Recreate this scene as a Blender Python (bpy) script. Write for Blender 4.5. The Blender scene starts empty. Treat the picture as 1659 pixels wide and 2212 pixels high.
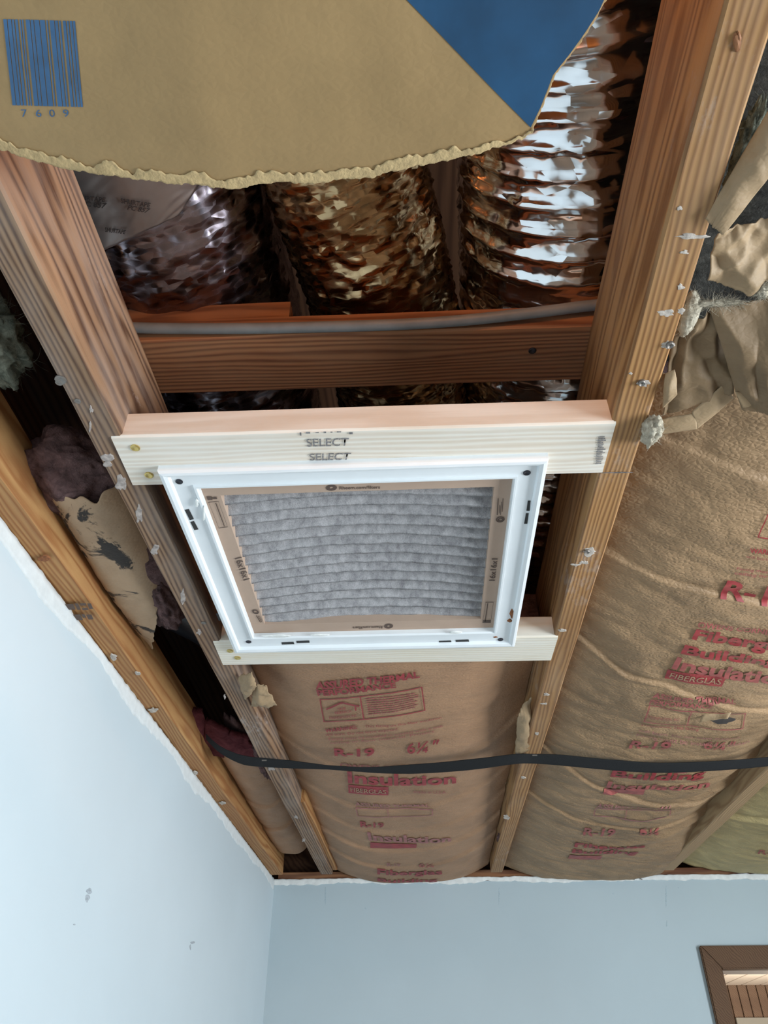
import bpy, bmesh, math, random
from mathutils import Vector, Matrix, noise
random.seed(7)
SC = bpy.context.scene
COL = SC.collection
R = math.radians

# ---------------------------------------------------------------- camera, light, exposure
CAMZ, CEIL = 1.8, 2.4
F, TH, YAW = 1644.0, R(38.2), R(2.76)
cam = bpy.data.cameras.new('camera'); cam_o = bpy.data.objects.new('camera', cam); COL.objects.link(cam_o)
cam_o.location = (0, 0, CAMZ); cam_o.rotation_euler = (R(90) + TH, 0, YAW)
cam.sensor_fit = 'VERTICAL'; cam.sensor_height = 36; cam.sensor_width = 27; cam.lens = F / 2212 * 36
cam.clip_start = 0.02
SC.camera = cam_o
w = bpy.data.worlds.new('daylight'); SC.world = w; w.use_nodes = True
w.node_tree.nodes['Background'].inputs[0].default_value = (0.62, 0.76, 0.95, 1)
w.node_tree.nodes['Background'].inputs[1].default_value = 0.25
def light(name, kind, loc, power, col, rot=(0, 0, 0), size=.1, size_y=None):
    d = bpy.data.lights.new(name, kind); d.energy = power; d.color = col
    if kind == 'AREA':
        d.shape = 'RECTANGLE'; d.size = size; d.size_y = size_y or size
    else: d.shadow_soft_size = size
    o = bpy.data.objects.new(name, d); COL.objects.link(o); o.location = loc; o.rotation_euler = rot
    return o
light('window_daylight', 'AREA', (2.34, 0.1, 1.55), 84, (0.88, 0.95, 1.0), (0, R(90), 0), 1.0, 1.1)       # daylight through the window of the right wall
light('rear_window_daylight', 'AREA', (0.7, -2.34, 1.35), 7, (0.86, 0.94, 1.0), (R(90), 0, 0), 1.5, 1.2)  # daylight through the window behind
light('attic_bulb', 'POINT', (0.15, -0.22, 2.50), 6.0, (1.0, 0.42, 0.14), size=.03)                        # warm bulb in the attic behind the torn paper
light('hallway_lamp', 'AREA', (1.9, 4.0, 1.9), 60, (1.0, 0.86, 0.68), (R(180), 0, 0), .5)
SC.view_settings.view_transform = 'Standard'; SC.view_settings.look = 'None'
SC.view_settings.gamma = 1; SC.view_settings.use_curve_mapping = False
SC.view_settings.exposure = 0.35

# ---------------------------------------------------------------- picture measuring
_s, _c = math.sin(TH), math.cos(TH)
def ray(px, py):
    u, v = px - 829.5, py - 1106
    x, y, z = u, F * _c + v * _s, F * _s - v * _c
    cy, sy = math.cos(YAW), math.sin(YAW)
    return Vector((x * cy - y * sy, x * sy + y * cy, z))
def atz(px, py, z=CEIL):
    r = ray(px, py); return Vector((0, 0, CAMZ)) + r * ((z - CAMZ) / r.z)
def aty(px, py, Y):
    r = ray(px, py); return Vector((0, 0, CAMZ)) + r * (Y / r.y)
def onto(px, py, zf):
    z = CEIL
    for _ in range(14):
        p = atz(px, py, z); z = 0.5 * z + 0.5 * zf(p.x, p.y)
    return atz(px, py, z)
def on_plane(px, py, p0, n):
    r = ray(px, py); o = Vector((0, 0, CAMZ)); n = Vector(n)
    return o + r * ((Vector(p0) - o).dot(n) / r.dot(n))
def nz(x, y, z=0.0): return noise.noise(Vector((x, y, z)))
def lerp(a, b, t): return a + (b - a) * t
def sstep(a, b, x):
    t = max(0, min(1, (x - a) / (b - a))); return t * t * (3 - 2 * t)

# ---------------------------------------------------------------- objects
def parent_to(o, p):
    if p is None: return
    o.parent = p
    W = Matrix.Identity(4); chain = []
    q = p
    while q: chain.append(q); q = q.parent
    for q in reversed(chain): W = W @ q.matrix_parent_inverse @ q.matrix_basis
    o.matrix_parent_inverse = W.inverted()
def link(name, me, mat, parent=None, smooth=False):
    if mat is not None:
        me.materials.clear(); me.materials.append(mat)
    if smooth:
        for p in me.polygons: p.use_smooth = True
    o = bpy.data.objects.new(name, me); COL.objects.link(o); parent_to(o, parent); return o
def mesh(name, vs, fs, mat, parent=None, smooth=False, uv=None):
    me = bpy.data.meshes.new(name); me.from_pydata([tuple(v) for v in vs], [], fs); me.update()
    if uv:
        l = me.uv_layers.new(name='uv')
        for lp in me.loops: l.data[lp.index].uv = uv[lp.vertex_index]
    return link(name, me, mat, parent, smooth)
def tag(o, label, cat, group=None):
    o['label'] = label; o['category'] = cat
    if group: o['group'] = group
    return o
def thing(name, loc, label, cat, group=None):
    o = bpy.data.objects.new(name, None); COL.objects.link(o); o.location = loc; o.empty_display_size = .02
    return tag(o, label, cat, group)
def structure(o): o['kind'] = 'structure'; return o
BOXF = [(0, 1, 3, 2), (4, 6, 7, 5), (0, 4, 5, 1), (2, 3, 7, 6), (0, 2, 6, 4), (1, 5, 7, 3)]
def boxv(a, b): return [(x, y, z) for x in (a[0], b[0]) for y in (a[1], b[1]) for z in (a[2], b[2])]
def boxes(name, bl, mat, parent=None, bevel=0):
    vs, fs = [], []
    for a, b in bl:
        k = len(vs); vs += boxv(a, b); fs += [tuple(i + k for i in f) for f in BOXF]
    o = mesh(name, vs, fs, mat, parent)
    bm = bmesh.new(); bm.from_mesh(o.data); bmesh.ops.recalc_face_normals(bm, faces=bm.faces)
    if bevel: bmesh.ops.bevel(bm, geom=bm.edges[:], offset=bevel, segments=2, affect='EDGES', profile=.5)
    bm.to_mesh(o.data); bm.free()
    return o
def beam(name, p0, p1, wd, ht, mat, parent=None, wobble=.0012, bevel=.0025, seed=0, roll=0):
    """board from p0 to p1 (bottom centre line); its local Y runs along the grain"""
    p0, p1 = Vector(p0), Vector(p1); L = (p1 - p0).length
    n = max(4, int(L / .04)); pr = []
    for (sx, sz) in ((-1, 0), (1, 0), (1, 1), (-1, 1)):
        x, z = sx * wd / 2, sz * ht
        dx, dz = (bevel if sx < 0 else -bevel), (bevel if sz == 0 else -bevel)
        a, b = (x, z + dz), (x + dx, z)
        pr += [b, a] if (sx, sz) in ((1, 0), (-1, 1)) and False else [a, b]
    order = [(-1, 0), (1, 0), (1, 1), (-1, 1)]
    pts = [(-wd / 2, bevel), (-wd / 2 + bevel, 0), (wd / 2 - bevel, 0), (wd / 2, bevel), (wd / 2, ht - bevel), (wd / 2 - bevel, ht), (-wd / 2 + bevel, ht), (-wd / 2, ht - bevel)]
    vs, fs = [], []
    for i in range(n + 1):
        y = L * i / n
        for k, (x, z) in enumerate(pts):
            q = wobble * nz(k // 2 * 3.1 + seed, y * 6, 1.7); q2 = wobble * nz(k // 2 * 5.3 + seed, y * 5, 8.7)
            vs.append((x + q, y, z + q2))
    for i in range(n):
        for k in range(8):
            a, b = i * 8 + k, i * 8 + (k + 1) % 8
            fs.append((a, b, b + 8, a + 8))
    fs.append(tuple(range(7, -1, -1))); fs.append(tuple(n * 8 + k for k in range(8)))
    o = mesh(name, vs, fs, mat)
    d = (p1 - p0).normalized()
    o.location = p0
    o.rotation_euler = d.to_track_quat('Y', 'Z').to_euler()
    parent_to(o, parent)
    bm = bmesh.new(); bm.from_mesh(o.data); bmesh.ops.recalc_face_normals(bm, faces=bm.faces); bm.to_mesh(o.data); bm.free()
    return o
def sheet(name, fn, nu, nv, mat, parent=None, thick=.0006, uv=None):
    """thin sheet fn(u,v)->point with real thickness"""
    P = [[Vector(fn(i / nu, j / nv)) for j in range(nv + 1)] for i in range(nu + 1)]
    vs, fs, uvs = [], [], []
    N = (nu + 1) * (nv + 1)
    nrm = []
    for i in range(nu + 1):
        for j in range(nv + 1):
            a = P[min(i + 1, nu)][j] - P[max(i - 1, 0)][j]; b = P[i][min(j + 1, nv)] - P[i][max(j - 1, 0)]
            c = a.cross(b); nrm.append(c.normalized() if c.length > 1e-12 else Vector((0, 0, 1)))
    for i in range(nu + 1):
        for j in range(nv + 1): vs.append(P[i][j]); uvs.append((i / nu, j / nv))
    for i in range(nu + 1):
        for j in range(nv + 1): vs.append(P[i][j] + nrm[i * (nv + 1) + j] * thick); uvs.append((i / nu, j / nv))
    id = lambda i, j: i * (nv + 1) + j
    for i in range(nu):
        for j in range(nv):
            q = (id(i, j), id(i + 1, j), id(i + 1, j + 1), id(i, j + 1))
            fs.append(q[::-1]); fs.append(tuple(k + N for k in q))
    for i in range(nu):
        for j in (0, nv):
            q = (id(i, j), id(i + 1, j), id(i + 1, j) + N, id(i, j) + N); fs.append(q if j == 0 else q[::-1])
    for j in range(nv):
        for i in (0, nu):
            q = (id(i, j), id(i, j + 1), id(i, j + 1) + N, id(i, j) + N); fs.append(q[::-1] if i == 0 else q)
    return mesh(name, vs, fs, mat, parent, True, uvs)
def tube(name, pts, rad, mat, parent=None, ns=48, step=.006, rfun=None, caps=True):
    """swept tube; rfun(s, angle)->radius offset; uv = metres along, metres around"""
    P = [Vector(p) for p in pts]; dense = []
    for i in range(len(P) - 1):
        a, b, c, d = P[max(i - 1, 0)], P[i], P[i + 1], P[min(i + 2, len(P) - 1)]
        m = max(2, int((c - b).length / step))
        for k in range(m):
            t = k / m
            dense.append(.5 * ((2 * b) + (c - a) * t + (2 * a - 5 * b + 4 * c - d) * t * t + (3 * b - a - 3 * c + d) * t ** 3))
    dense.append(P[-1])
    vs, fs, uv = [], [], []; s = 0
    for i, p in enumerate(dense):
        t = (dense[min(i + 1, len(dense) - 1)] - dense[max(i - 1, 0)]).normalized()
        up = Vector((0, 0, 1)) if abs(t.z) < .9 else Vector((0, 1, 0))
        sd = t.cross(up).normalized(); u2 = sd.cross(t)
        if i: s += (p - dense[i - 1]).length
        for k in range(ns):
            a = 2 * math.pi * k / ns
            r = rad + (rfun(s, a) if rfun else 0)
            vs.append(p + (sd * math.cos(a) + u2 * math.sin(a)) * r); uv.append((s, a * rad))
    for i in range(len(dense) - 1):
        for k in range(ns):
            a, b = i * ns + k, i * ns + (k + 1) % ns
            fs.append((a, a + ns, b + ns, b))
    if caps:
        fs.append(tuple(range(ns))); fs.append(tuple(len(vs) - 1 - k for k in range(ns)))
    return mesh(name, vs, fs, mat, parent, True, uv)

# ---------------------------------------------------------------- materials
class NT:
    def __init__(s, name, rough=.6, metal=0, spec=.5):
        s.m = bpy.data.materials.new(name); s.m.use_nodes = True; s.t = s.m.node_tree
        s.b = s.t.nodes['Principled BSDF']; s.b.inputs['Roughness'].default_value = rough
        s.b.inputs['Metallic'].default_value = metal; s.b.inputs['Specular IOR Level'].default_value = spec
        s.tc = s.n('ShaderNodeTexCoord')
    def n(s, typ, **kw):
        nd = s.t.nodes.new(typ)
        for k, v in kw.items():
            if hasattr(nd, k): setattr(nd, k, v)
            else: nd.inputs[k.replace('_', ' ')].default_value = v
        return nd
    def l(s, a, b): s.t.links.new(a, b)
    def mapping(s, out, scale=(1, 1, 1), loc=(0, 0, 0), rot=(0, 0, 0)):
        m = s.n('ShaderNodeMapping'); s.l(out, m.inputs[0])
        m.inputs['Scale'].default_value = scale; m.inputs['Location'].default_value = loc; m.inputs['Rotation'].default_value = rot
        return m.outputs[0]
    def noise(s, vec, scale, detail=4, rough=.55, dist=0):
        nd = s.n('ShaderNodeTexNoise'); s.l(vec, nd.inputs['Vector'])
        nd.inputs['Scale'].default_value = scale; nd.inputs['Detail'].default_value = detail
        nd.inputs['Roughness'].default_value = rough; nd.inputs['Distortion'].default_value = dist
        return nd.outputs[0]
    def ramp(s, fac, stops):
        r = s.n('ShaderNodeValToRGB'); s.l(fac, r.inputs[0]); e = r.color_ramp.elements
        while len(e) < len(stops): e.new(.5)
        for k, (p, c) in enumerate(stops):
            e[k].position = p; e[k].color = (*c, 1) if len(c) == 3 else c
        return r.outputs[0]
    def mix(s, fac, a, b, mode='MIX'):
        m = s.n('ShaderNodeMix', data_type='RGBA', blend_type=mode)
        if hasattr(fac, 'type'): s.l(fac, m.inputs[0])
        else: m.inputs[0].default_value = fac
        for i, x in ((6, a), (7, b)):
            if isinstance(x, tuple): m.inputs[i].default_value = (*x, 1)
            else: s.l(x, m.inputs[i])
        return m.outputs[2]
    def math(s, op, a, b=None):
        m = s.n('ShaderNodeMath', operation=op)
        for i, x in enumerate((a, b)):
            if x is None: continue
            if isinstance(x, (int, float)): m.inputs[i].default_value = x
            else: s.l(x, m.inputs[i])
        return m.outputs[0]
    def bump(s, h, strength=.3, dist=.002):
        b = s.n('ShaderNodeBump'); s.l(h, b.inputs['Height']); b.inputs['Strength'].default_value = strength; b.inputs['Distance'].default_value = dist
        s.l(b.outputs[0], s.b.inputs['Normal']); return b.outputs[0]
    def col(s, c):
        if isinstance(c, tuple): s.b.inputs['Base Color'].default_value = (*c, 1)
        else: s.l(c, s.b.inputs['Base Color'])
        return s.m
G = ((0, 0, 0), (1, 1, 1))
def wood(name, light_c, dark_c, grain=55, seed=0, contrast=1., weather=None, wamt=.5, tilt=2.0, rough=.65, knots=0, dust=0):
    m = NT(name, rough, spec=.3); o = m.tc.outputs['Object']
    v0 = m.mapping(o, (1, .10, 1), (seed * 1.3 + .04, seed * .7, seed * .31 + .06), (R(tilt * .3), 0, R(tilt)))
    nn = m.n('ShaderNodeTexNoise'); m.l(v0, nn.inputs['Vector']); nn.inputs['Scale'].default_value = 20; nn.inputs['Detail'].default_value = 2.5
    off = m.n('ShaderNodeVectorMath', operation='MULTIPLY_ADD'); m.l(nn.outputs['Color'], off.inputs[0]); off.inputs[1].default_value = (.035, .035, .035); m.l(v0, off.inputs[2])
    wv = m.n('ShaderNodeTexWave', wave_type='RINGS', rings_direction='Y', wave_profile='SIN'); m.l(off.outputs[0], wv.inputs['Vector'])
    wv.inputs['Scale'].default_value = grain; wv.inputs['Distortion'].default_value = 1.5; wv.inputs['Detail'].default_value = 2; wv.inputs['Detail Scale'].default_value = 1.5
    fine = m.noise(m.mapping(o, (420, 7, 420), (seed, 0, 0)), 1, 3)
    g = m.math('MULTIPLY_ADD', fine, .35); m.t.nodes[-1].inputs[2].default_value = 0
    s = m.math('ADD', m.math('MULTIPLY', wv.outputs['Fac'], .65), m.math('MULTIPLY', fine, .4))
    mid = tuple(lerp(a, b, .35) for a, b in zip(light_c, dark_c))
    c = m.ramp(s, [(.22, light_c), (.55, mid), (.86, tuple(lerp(a, b, contrast) for a, b in zip(light_c, dark_c)))])
    blot = m.noise(m.mapping(o, (9, 1.6, 9), (seed * 2, 3, 0)), 1, 3)
    c = m.mix(m.ramp(blot, [(.45, (0, 0, 0)), (.75, (.6, .6, .6))]), c, tuple(x * .8 for x in dark_c), 'MIX') if contrast > .5 else c
    if dust:
        dn = m.ramp(m.math('MULTIPLY', m.noise(m.mapping(o, (70, 24, 70), (seed, 4, 1)), 1, 6, .75), m.noise(m.mapping(o, (8, 4, 8), (seed + 3, 2, 1)), 1, 2)), [(.33, (0, 0, 0)), (.42, (1, 1, 1))])
        c = m.mix(m.math('MULTIPLY', dn, dust), c, (.42, .37, .34))
    if weather:
        wn = m.ramp(m.noise(m.mapping(o, (22, 5, 22), (seed, 9, 2)), 1, 5, .65), [(.42, (0, 0, 0)), (.72, (1, 1, 1))])
        c = m.mix(m.math('MULTIPLY', wn, wamt), c, weather)
    if knots:
        vo = m.n('ShaderNodeTexVoronoi', feature='F1'); m.l(m.mapping(o, (9, 3.2, 9), (seed * 3.7, 1.3 + seed, .2)), vo.inputs['Vector']); vo.inputs['Scale'].default_value = 1
        kn = m.ramp(vo.outputs['Distance'], [(.05, (1, 1, 1)), (.13, (0, 0, 0))])
        c = m.mix(m.math('MULTIPLY', kn, knots), c, (.33, .16, .07))
    m.bump(s, .25, .0012)
    return m.col(c)
def kraft(name, base, seed=0, crumple=1., mould=0, dirt=.5):
    m = NT(name, .62, spec=.35); o = m.tc.outputs['Object']
    n1 = m.noise(m.mapping(o, (1, 1, 1), (seed, 0, 0)), 9, 5, .6)
    c = m.ramp(n1, [(.28, tuple(x * (1 - .45 * dirt) for x in base)), (.52, base), (.8, tuple(min(1, x * 1.18) for x in base))])
    fib = m.noise(m.mapping(o, (260, 60, 260), (0, seed, 0)), 1, 3)
    c = m.mix(m.math('MULTIPLY', fib, .25), c, tuple(x * .6 for x in base))
    if mould:
        mk = m.ramp(m.noise(m.mapping(o, (1, 1, 1), (seed + 4.2, 1, 0)), 15, 6, .62, .6), [(.54, (0, 0, 0)), (.575, (1, 1, 1))])
        c = m.mix(m.math('MULTIPLY', mk, mould), c, (.012, .012, .013))
    w1 = m.n('ShaderNodeTexVoronoi', feature='DISTANCE_TO_EDGE'); m.l(m.mapping(o, (26, 40, 26), (seed, 2, 0), (0, 0, .5)), w1.inputs['Vector'])
    w2 = m.noise(m.mapping(o, (34, 70, 34), (seed, 5, 0), (0, 0, .6)), 1, 3, .5, .8)
    h = m.math('ADD', m.math('MULTIPLY', w1.outputs[0], .6), w2)
    m.bump(h, .32 * crumple, .006)
    return m.col(c)
def foil(name, base, rough=.2, amt=.55, su=70, sv=22, tint2=None, dull=.25):
    m = NT(name, rough, 1.0); u = m.tc.outputs['UV']
    vo = m.n('ShaderNodeTexVoronoi', feature='F1'); m.l(m.mapping(u, (su, sv, 1), (0, 0, 0), (0, 0, .5)), vo.inputs['Vector']); vo.inputs['Scale'].default_value = 1
    sub = m.n('ShaderNodeVectorMath', operation='SUBTRACT'); m.l(vo.outputs['Color'], sub.inputs[0]); sub.inputs[1].default_value = (.5, .5, .5)
    big = m.n('ShaderNodeTexNoise'); m.l(m.mapping(u, (20, 9, 1), (3, 1, 0)), big.inputs['Vector']); big.inputs['Scale'].default_value = 1; big.inputs['Detail'].default_value = 3
    sb = m.n('ShaderNodeVectorMath', operation='SUBTRACT'); m.l(big.outputs['Color'], sb.inputs[0]); sb.inputs[1].default_value = (.5, .5, .5)
    s1 = m.n('ShaderNodeVectorMath', operation='SCALE'); m.l(sub.outputs[0], s1.inputs[0]); s1.inputs['Scale'].default_value = amt
    s2 = m.n('ShaderNodeVectorMath', operation='SCALE'); m.l(sb.outputs[0], s2.inputs[0]); s2.inputs['Scale'].default_value = amt * 1.3
    geo = m.n('ShaderNodeNewGeometry')
    a1 = m.n('ShaderNodeVectorMath', operation='ADD'); m.l(geo.outputs['Normal'], a1.inputs[0]); m.l(s1.outputs[0], a1.inputs[1])
    a2 = m.n('ShaderNodeVectorMath', operation='ADD'); m.l(a1.outputs[0], a2.inputs[0]); m.l(s2.outputs[0], a2.inputs[1])
    nn = m.n('ShaderNodeVectorMath', operation='NORMALIZE'); m.l(a2.outputs[0], nn.inputs[0])
    m.l(nn.outputs[0], m.b.inputs['Normal'])
    c = m.ramp(big.outputs[0], [(.35, base), (.65, tint2 or tuple(x * .8 for x in base))])
    m.l(m.ramp(vo.outputs['Distance'], [(0, (rough * .6,) * 3), (1, (rough + dull,) * 3)]), m.b.inputs['Roughness'])
    return m.col(c)
def plain(name, c, rough=.6, metal=0, nscale=0, namt=.15, bump=0, bscale=200):
    m = NT(name, rough, metal); o = m.tc.outputs['Object']
    if nscale:
        f = m.noise(o, nscale, 4); m.col(m.ramp(f, [(.3, tuple(x * (1 - namt) for x in c)), (.7, tuple(min(1, x * (1 + namt)) for x in c))]))
    else: m.col(c)
    if bump: m.bump(m.noise(o, bscale, 4), bump, .002)
    return m.m
def fibre(name, c, dark):
    m = NT(name, .95, spec=.1); o = m.tc.outputs['Object']
    f = m.noise(m.mapping(o, (1, 1, 1)), 45, 7, .7, .8)
    m.bump(m.noise(o, 160, 6, .75, 1.), .9, .006)
    return m.col(m.ramp(f, [(.3, dark), (.66, c)]))

M = {}
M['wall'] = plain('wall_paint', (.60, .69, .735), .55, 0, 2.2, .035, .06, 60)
M['wall2'] = plain('back_wall_shaded_paint', (.47, .565, .605), .6, 0, 2.2, .035, .06, 60)  # same paint as the left wall, darkened in colour for its shade
M['plaster'] = plain('bare_plaster', (.80, .82, .80), .9, 0, 60, .1, .5, 130)
M['residue'] = plain('grey_plaster_dust', (.40, .35, .32), .95, 0, 150, .35, .5, 200)
M['residue_w'] = plain('plaster_dust', (.47, .42, .37), .95, 0, 150, .3, .5, 200)
M['plaster_l'] = plain('bare_plaster_left', (.70, .74, .745), .9, 0, 60, .06, .3, 130)
M['drywall'] = plain('ceiling_drywall', (.5, .5, .49), .9, 0, 8, .04)
M['floor'] = wood('floor_wood', (.24, .17, .12), (.15, .10, .07), 30, 9)
M['joistA'] = wood('weathered_joist_wood', (0.317, 0.196, 0.113), (0.086, 0.042, 0.024), 46, 1.0, 1, (.30, .25, .215), .6, 3.5, dust=.7)
M['joistB'] = wood('tan_joist_wood', (0.425, 0.230, 0.090), (0.196, 0.085, 0.030), 52, 2.4, .9, (.40, .30, .2), .3, 1.6, dust=.35)
M['joistC'] = wood('pale_joist_wood', (0.468, 0.323, 0.178), (0.323, 0.196, 0.102), 60, 4.1, .9)
M['ledger'] = wood('golden_ledger_wood', (0.464, 0.258, 0.101), (0.288, 0.114, 0.036), 45, 5.2, .9, (.30, .13, .05), .55, 2.0, knots=.5)
M['cross'] = wood('reddish_cross_wood', (0.320, 0.144, 0.065), (0.136, 0.049, 0.022), 45, 6.6, 1, (.28, .17, .1), .35, 1.5)
M['header'] = wood('fresh_pine', (.80, .75, .66), (.60, .47, .34), 38, 7.3, .5, (.84, .82, .77), .5, 1.8, .7, knots=.75)
M['header2'] = wood('fresh_pine_two', (.80, .76, .66), (.66, .55, .40), 44, 8.8, .5, (.84, .82, .76), .5, 1.5, .7)
M['deck'] = wood('roof_deck_wood', (.15, .07, .035), (.08, .035, .018), 20, 3.3)
M['kraft'] = kraft('kraft_paper', (.395, .228, .128), 0, 1.0)
M['kraft_r'] = kraft('kraft_paper_dusty', (.365, .235, .128), 3, 1.5, 0, .75)
M['kraft_y'] = kraft('kraft_paper_yellowed', (.48, .385, .19), 6, 1.0)
M['kraft_f'] = kraft('kraft_paper_flat', (.36, .235, .105), 8, .22, 0, .3)
M['kraft_m'] = kraft('kraft_paper_mouldy', (.42, .29, .18), 5, .5, .95)
M['kraft_t'] = kraft('kraft_paper_torn', (.37, .26, .15), 11, .5, 0, .4)
M['kraft_d'] = kraft('kraft_paper_shaded', (.23, .155, .085), 14, .5, 0, .6)  # kraft with the shadow on the inner flaps put into its colour
M['torn'] = plain('torn_paper_fibre', (.50, .36, .18), .95, 0, 120, .2, .5, 300)
M['red'] = plain('red_print', (.30, .032, .036), .6, 0, 60, .3)
M['red_f'] = plain('faded_red_print', (.33, .085, .075), .65, 0, 60, .3)
M['red_p'] = plain('faded_purple_print', (.34, .13, .12), .65, 0, 60, .3)
M['blue'] = plain('blue_print', (.010, .066, .15), .55, 0, 18, .22)
M['blue_b'] = plain('barcode_blue_print', (.04, .12, .25), .6, 0, 40, .2)
M['ink'] = plain('black_ink', (.035, .03, .03), .7)
M['ink_s'] = plain('stamp_ink', (.21, .20, .20), .8, 0, 400, .6)
M['ink_b'] = plain('brown_ink', (.10, .065, .05), .7)
M['white_metal'] = plain('white_enamel', (.80, .84, .86), .32, 0, 12, .03)
M['slot'] = plain('dark_slot', (.03, .03, .03), .8)
M['rust'] = plain('rust', (.25, .09, .03), .8, 0, 200, .4)
M['card'] = plain('filter_cardboard', (.46, .335, .255), .75, 0, 14, .05, .08, 300)
M['media'] = None
M['screw_y'] = plain('yellow_zinc_screw', (.60, .45, .16), .35, .8)
M['screw_d'] = plain('dark_screw', (.05, .05, .06), .4, .8)
M['nail'] = plain('old_nail', (.22, .20, .18), .5, .6)
M['conduit'] = plain('grey_pvc', (.17, .185, .19), .5, 0, 30, .15)
M['strap'] = plain('black_strap', (.005, .006, .007), .9, 0, 0, 0, .3, 900)
M['pink'] = fibre('pink_fibreglass', (.27, .165, .16), (.07, .045, .045))
M['maroon'] = fibre('maroon_fibreglass', (.22, .06, .065), (.10, .025, .03))
M['wool'] = fibre('white_fibreglass', (.84, .77, .62), (.58, .50, .37))
M['yellow'] = fibre('yellow_fibreglass', (.60, .34, .06), (.20, .10, .02))
M['green'] = fibre('grey_green_fibreglass', (.34, .35, .27), (.05, .06, .045))
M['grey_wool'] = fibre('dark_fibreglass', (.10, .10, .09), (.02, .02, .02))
M['foil_l'] = foil('attic_shaded_foil', (.34, .30, .34), .14, .26, 120, 50, (.22, .19, .21))  # silver foil, base darkened for the dark attic it reflects
M['foil_m'] = foil('lamp_tinted_foil', (.60, .42, .23), .13, .42, 150, 50, (.28, .18, .09))  # silver foil with the bulb's warm glow put into its colour
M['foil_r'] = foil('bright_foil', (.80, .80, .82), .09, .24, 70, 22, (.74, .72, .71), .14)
M['tape'] = plain('foil_tape', (.34, .31, .30), .38, .75, 18, .12)
M['casing'] = wood('brown_casing_wood', (.155, .085, .045), (.10, .05, .025), 50, 2)
M['panel'] = wood('wall_panel_wood', (.15, .10, .07), (.09, .055, .04), 40, 5)
M['planks'] = plain('white_planks', (.78, .72, .66), .6, 0, 30, .05)
M['grey'] = plain('grey_door_paint', (.20, .205, .195), .6)
M['scuff'] = plain('grey_scuff', (.38, .43, .47), .8, 0, 300, .3)
M['scuff_l'] = plain('faint_scuff', (.42, .52, .57), .8, 0, 300, .2)
M['bluewhite'] = plain('pale_blue_plastic', (.45, .60, .66), .5)
# filter media: dusty grey wool
m = NT('filter_wool', .95, spec=.1); o_ = m.tc.outputs['Object']
f1 = m.noise(m.mapping(o_, (1, .45, 1)), 900, 5, .75); f2 = m.noise(m.mapping(o_, (1.3, .6, 1)), 75, 5, .65)
m.bump(f1, .7, .003); M['media'] = m.col(m.ramp(m.math('ADD', m.math('MULTIPLY', f1, .5), m.math('MULTIPLY', f2, .5)), [(.33, (.19, .187, .198)), (.62, (.58, .57, .58))]))
# scrim-reinforced black wrap
m = NT('black_scrim_wrap', .35); o_ = m.tc.outputs['Object']
br = m.n('ShaderNodeTexBrick', offset=0.0); m.l(m.mapping(o_, (1, 1, 1), (0, 0, 0), (0, 0, .5)), br.inputs['Vector'])
for k, v in (('Scale', 60), ('Mortar Size', .012), ('Brick Width', .5), ('Row Height', .5)): br.inputs[k].default_value = v
br.inputs['Color1'].default_value = br.inputs['Color2'].default_value = (.012, .012, .016, 1); br.inputs['Mortar'].default_value = (.05, .055, .07, 1)
M['scrim'] = m.col(br.outputs['Color'])

# ---------------------------------------------------------------- print and patches laid on surfaces
def drape(bm, uvmap, step=.007):
    """cut a flat bmesh into small pieces so that it follows a surface, then move it there"""
    xs = [v.co.x for v in bm.verts]; ys = [v.co.y for v in bm.verts]
    for ax, vals in ((0, xs), (1, ys)):
        lo, hi = min(vals), max(vals); k = int((hi - lo) / step)
        for i in range(1, k + 1):
            p = lo + (hi - lo) * i / (k + 1)
            bmesh.ops.bisect_plane(bm, geom=bm.verts[:] + bm.edges[:] + bm.faces[:], plane_co=(p, 0, 0) if ax == 0 else (0, p, 0), plane_no=(1, 0, 0) if ax == 0 else (0, 1, 0))
    for v in bm.verts: v.co = uvmap(v.co.x, v.co.y)
def text_bm(body, bold=0.0):
    c = bpy.data.curves.new('t', 'FONT'); c.body = body; c.size = 1; c.offset = bold; c.resolution_u = 3
    o = bpy.data.objects.new('t', c); COL.objects.link(o)
    dg = bpy.context.evaluated_depsgraph_get(); me = bpy.data.meshes.new_from_object(o.evaluated_get(dg))
    bpy.data.objects.remove(o); bpy.data.curves.remove(c)
    bm = bmesh.new(); bm.from_mesh(me); bpy.data.meshes.remove(me)
    xs = [v.co.x for v in bm.verts]; ys = [v.co.y for v in bm.verts]
    x0, x1, y0, y1 = min(xs), max(xs), min(ys), max(ys)
    for v in bm.verts: v.co = Vector(((v.co.x - x0) / (x1 - x0), (v.co.y - y0) / (y1 - y0), 0))
    return bm
def quad_map(q, zf, off):
    """q: TL,TR,BR,BL picture points; zf: surface height; unit square -> surface"""
    TL, TR, BR, BL = [onto(px, py, zf).xy for px, py in q]
    def f(u, v):
        p = (BL * (1 - u) + BR * u) * (1 - v) + (TL * (1 - u) + TR * u) * v
        return Vector((p.x, p.y, zf(p.x, p.y) - off))
    return f, ((TR - TL).length, (TL - BL).length)
def stretch(bm, sz):
    for v in bm.verts: v.co.x *= sz[0]; v.co.y *= sz[1]
def finish(bm, name, mat, parent):
    me = bpy.data.meshes.new(name); bmesh.ops.triangulate(bm, faces=bm.faces[:])
    bm.to_mesh(me); bm.free(); me.update()
    return link(name, me, mat, parent)
def ptext(body, q, zf, mat, parent, bold=.02, off=.0025, name='lettering', step=.004):
    bm = text_bm(body, bold); f, sz = quad_map(q, zf, off); stretch(bm, sz)
    drape(bm, lambda x, y: f(x / sz[0], y / sz[1]), step)
    return finish(bm, name, mat, parent)
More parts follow.
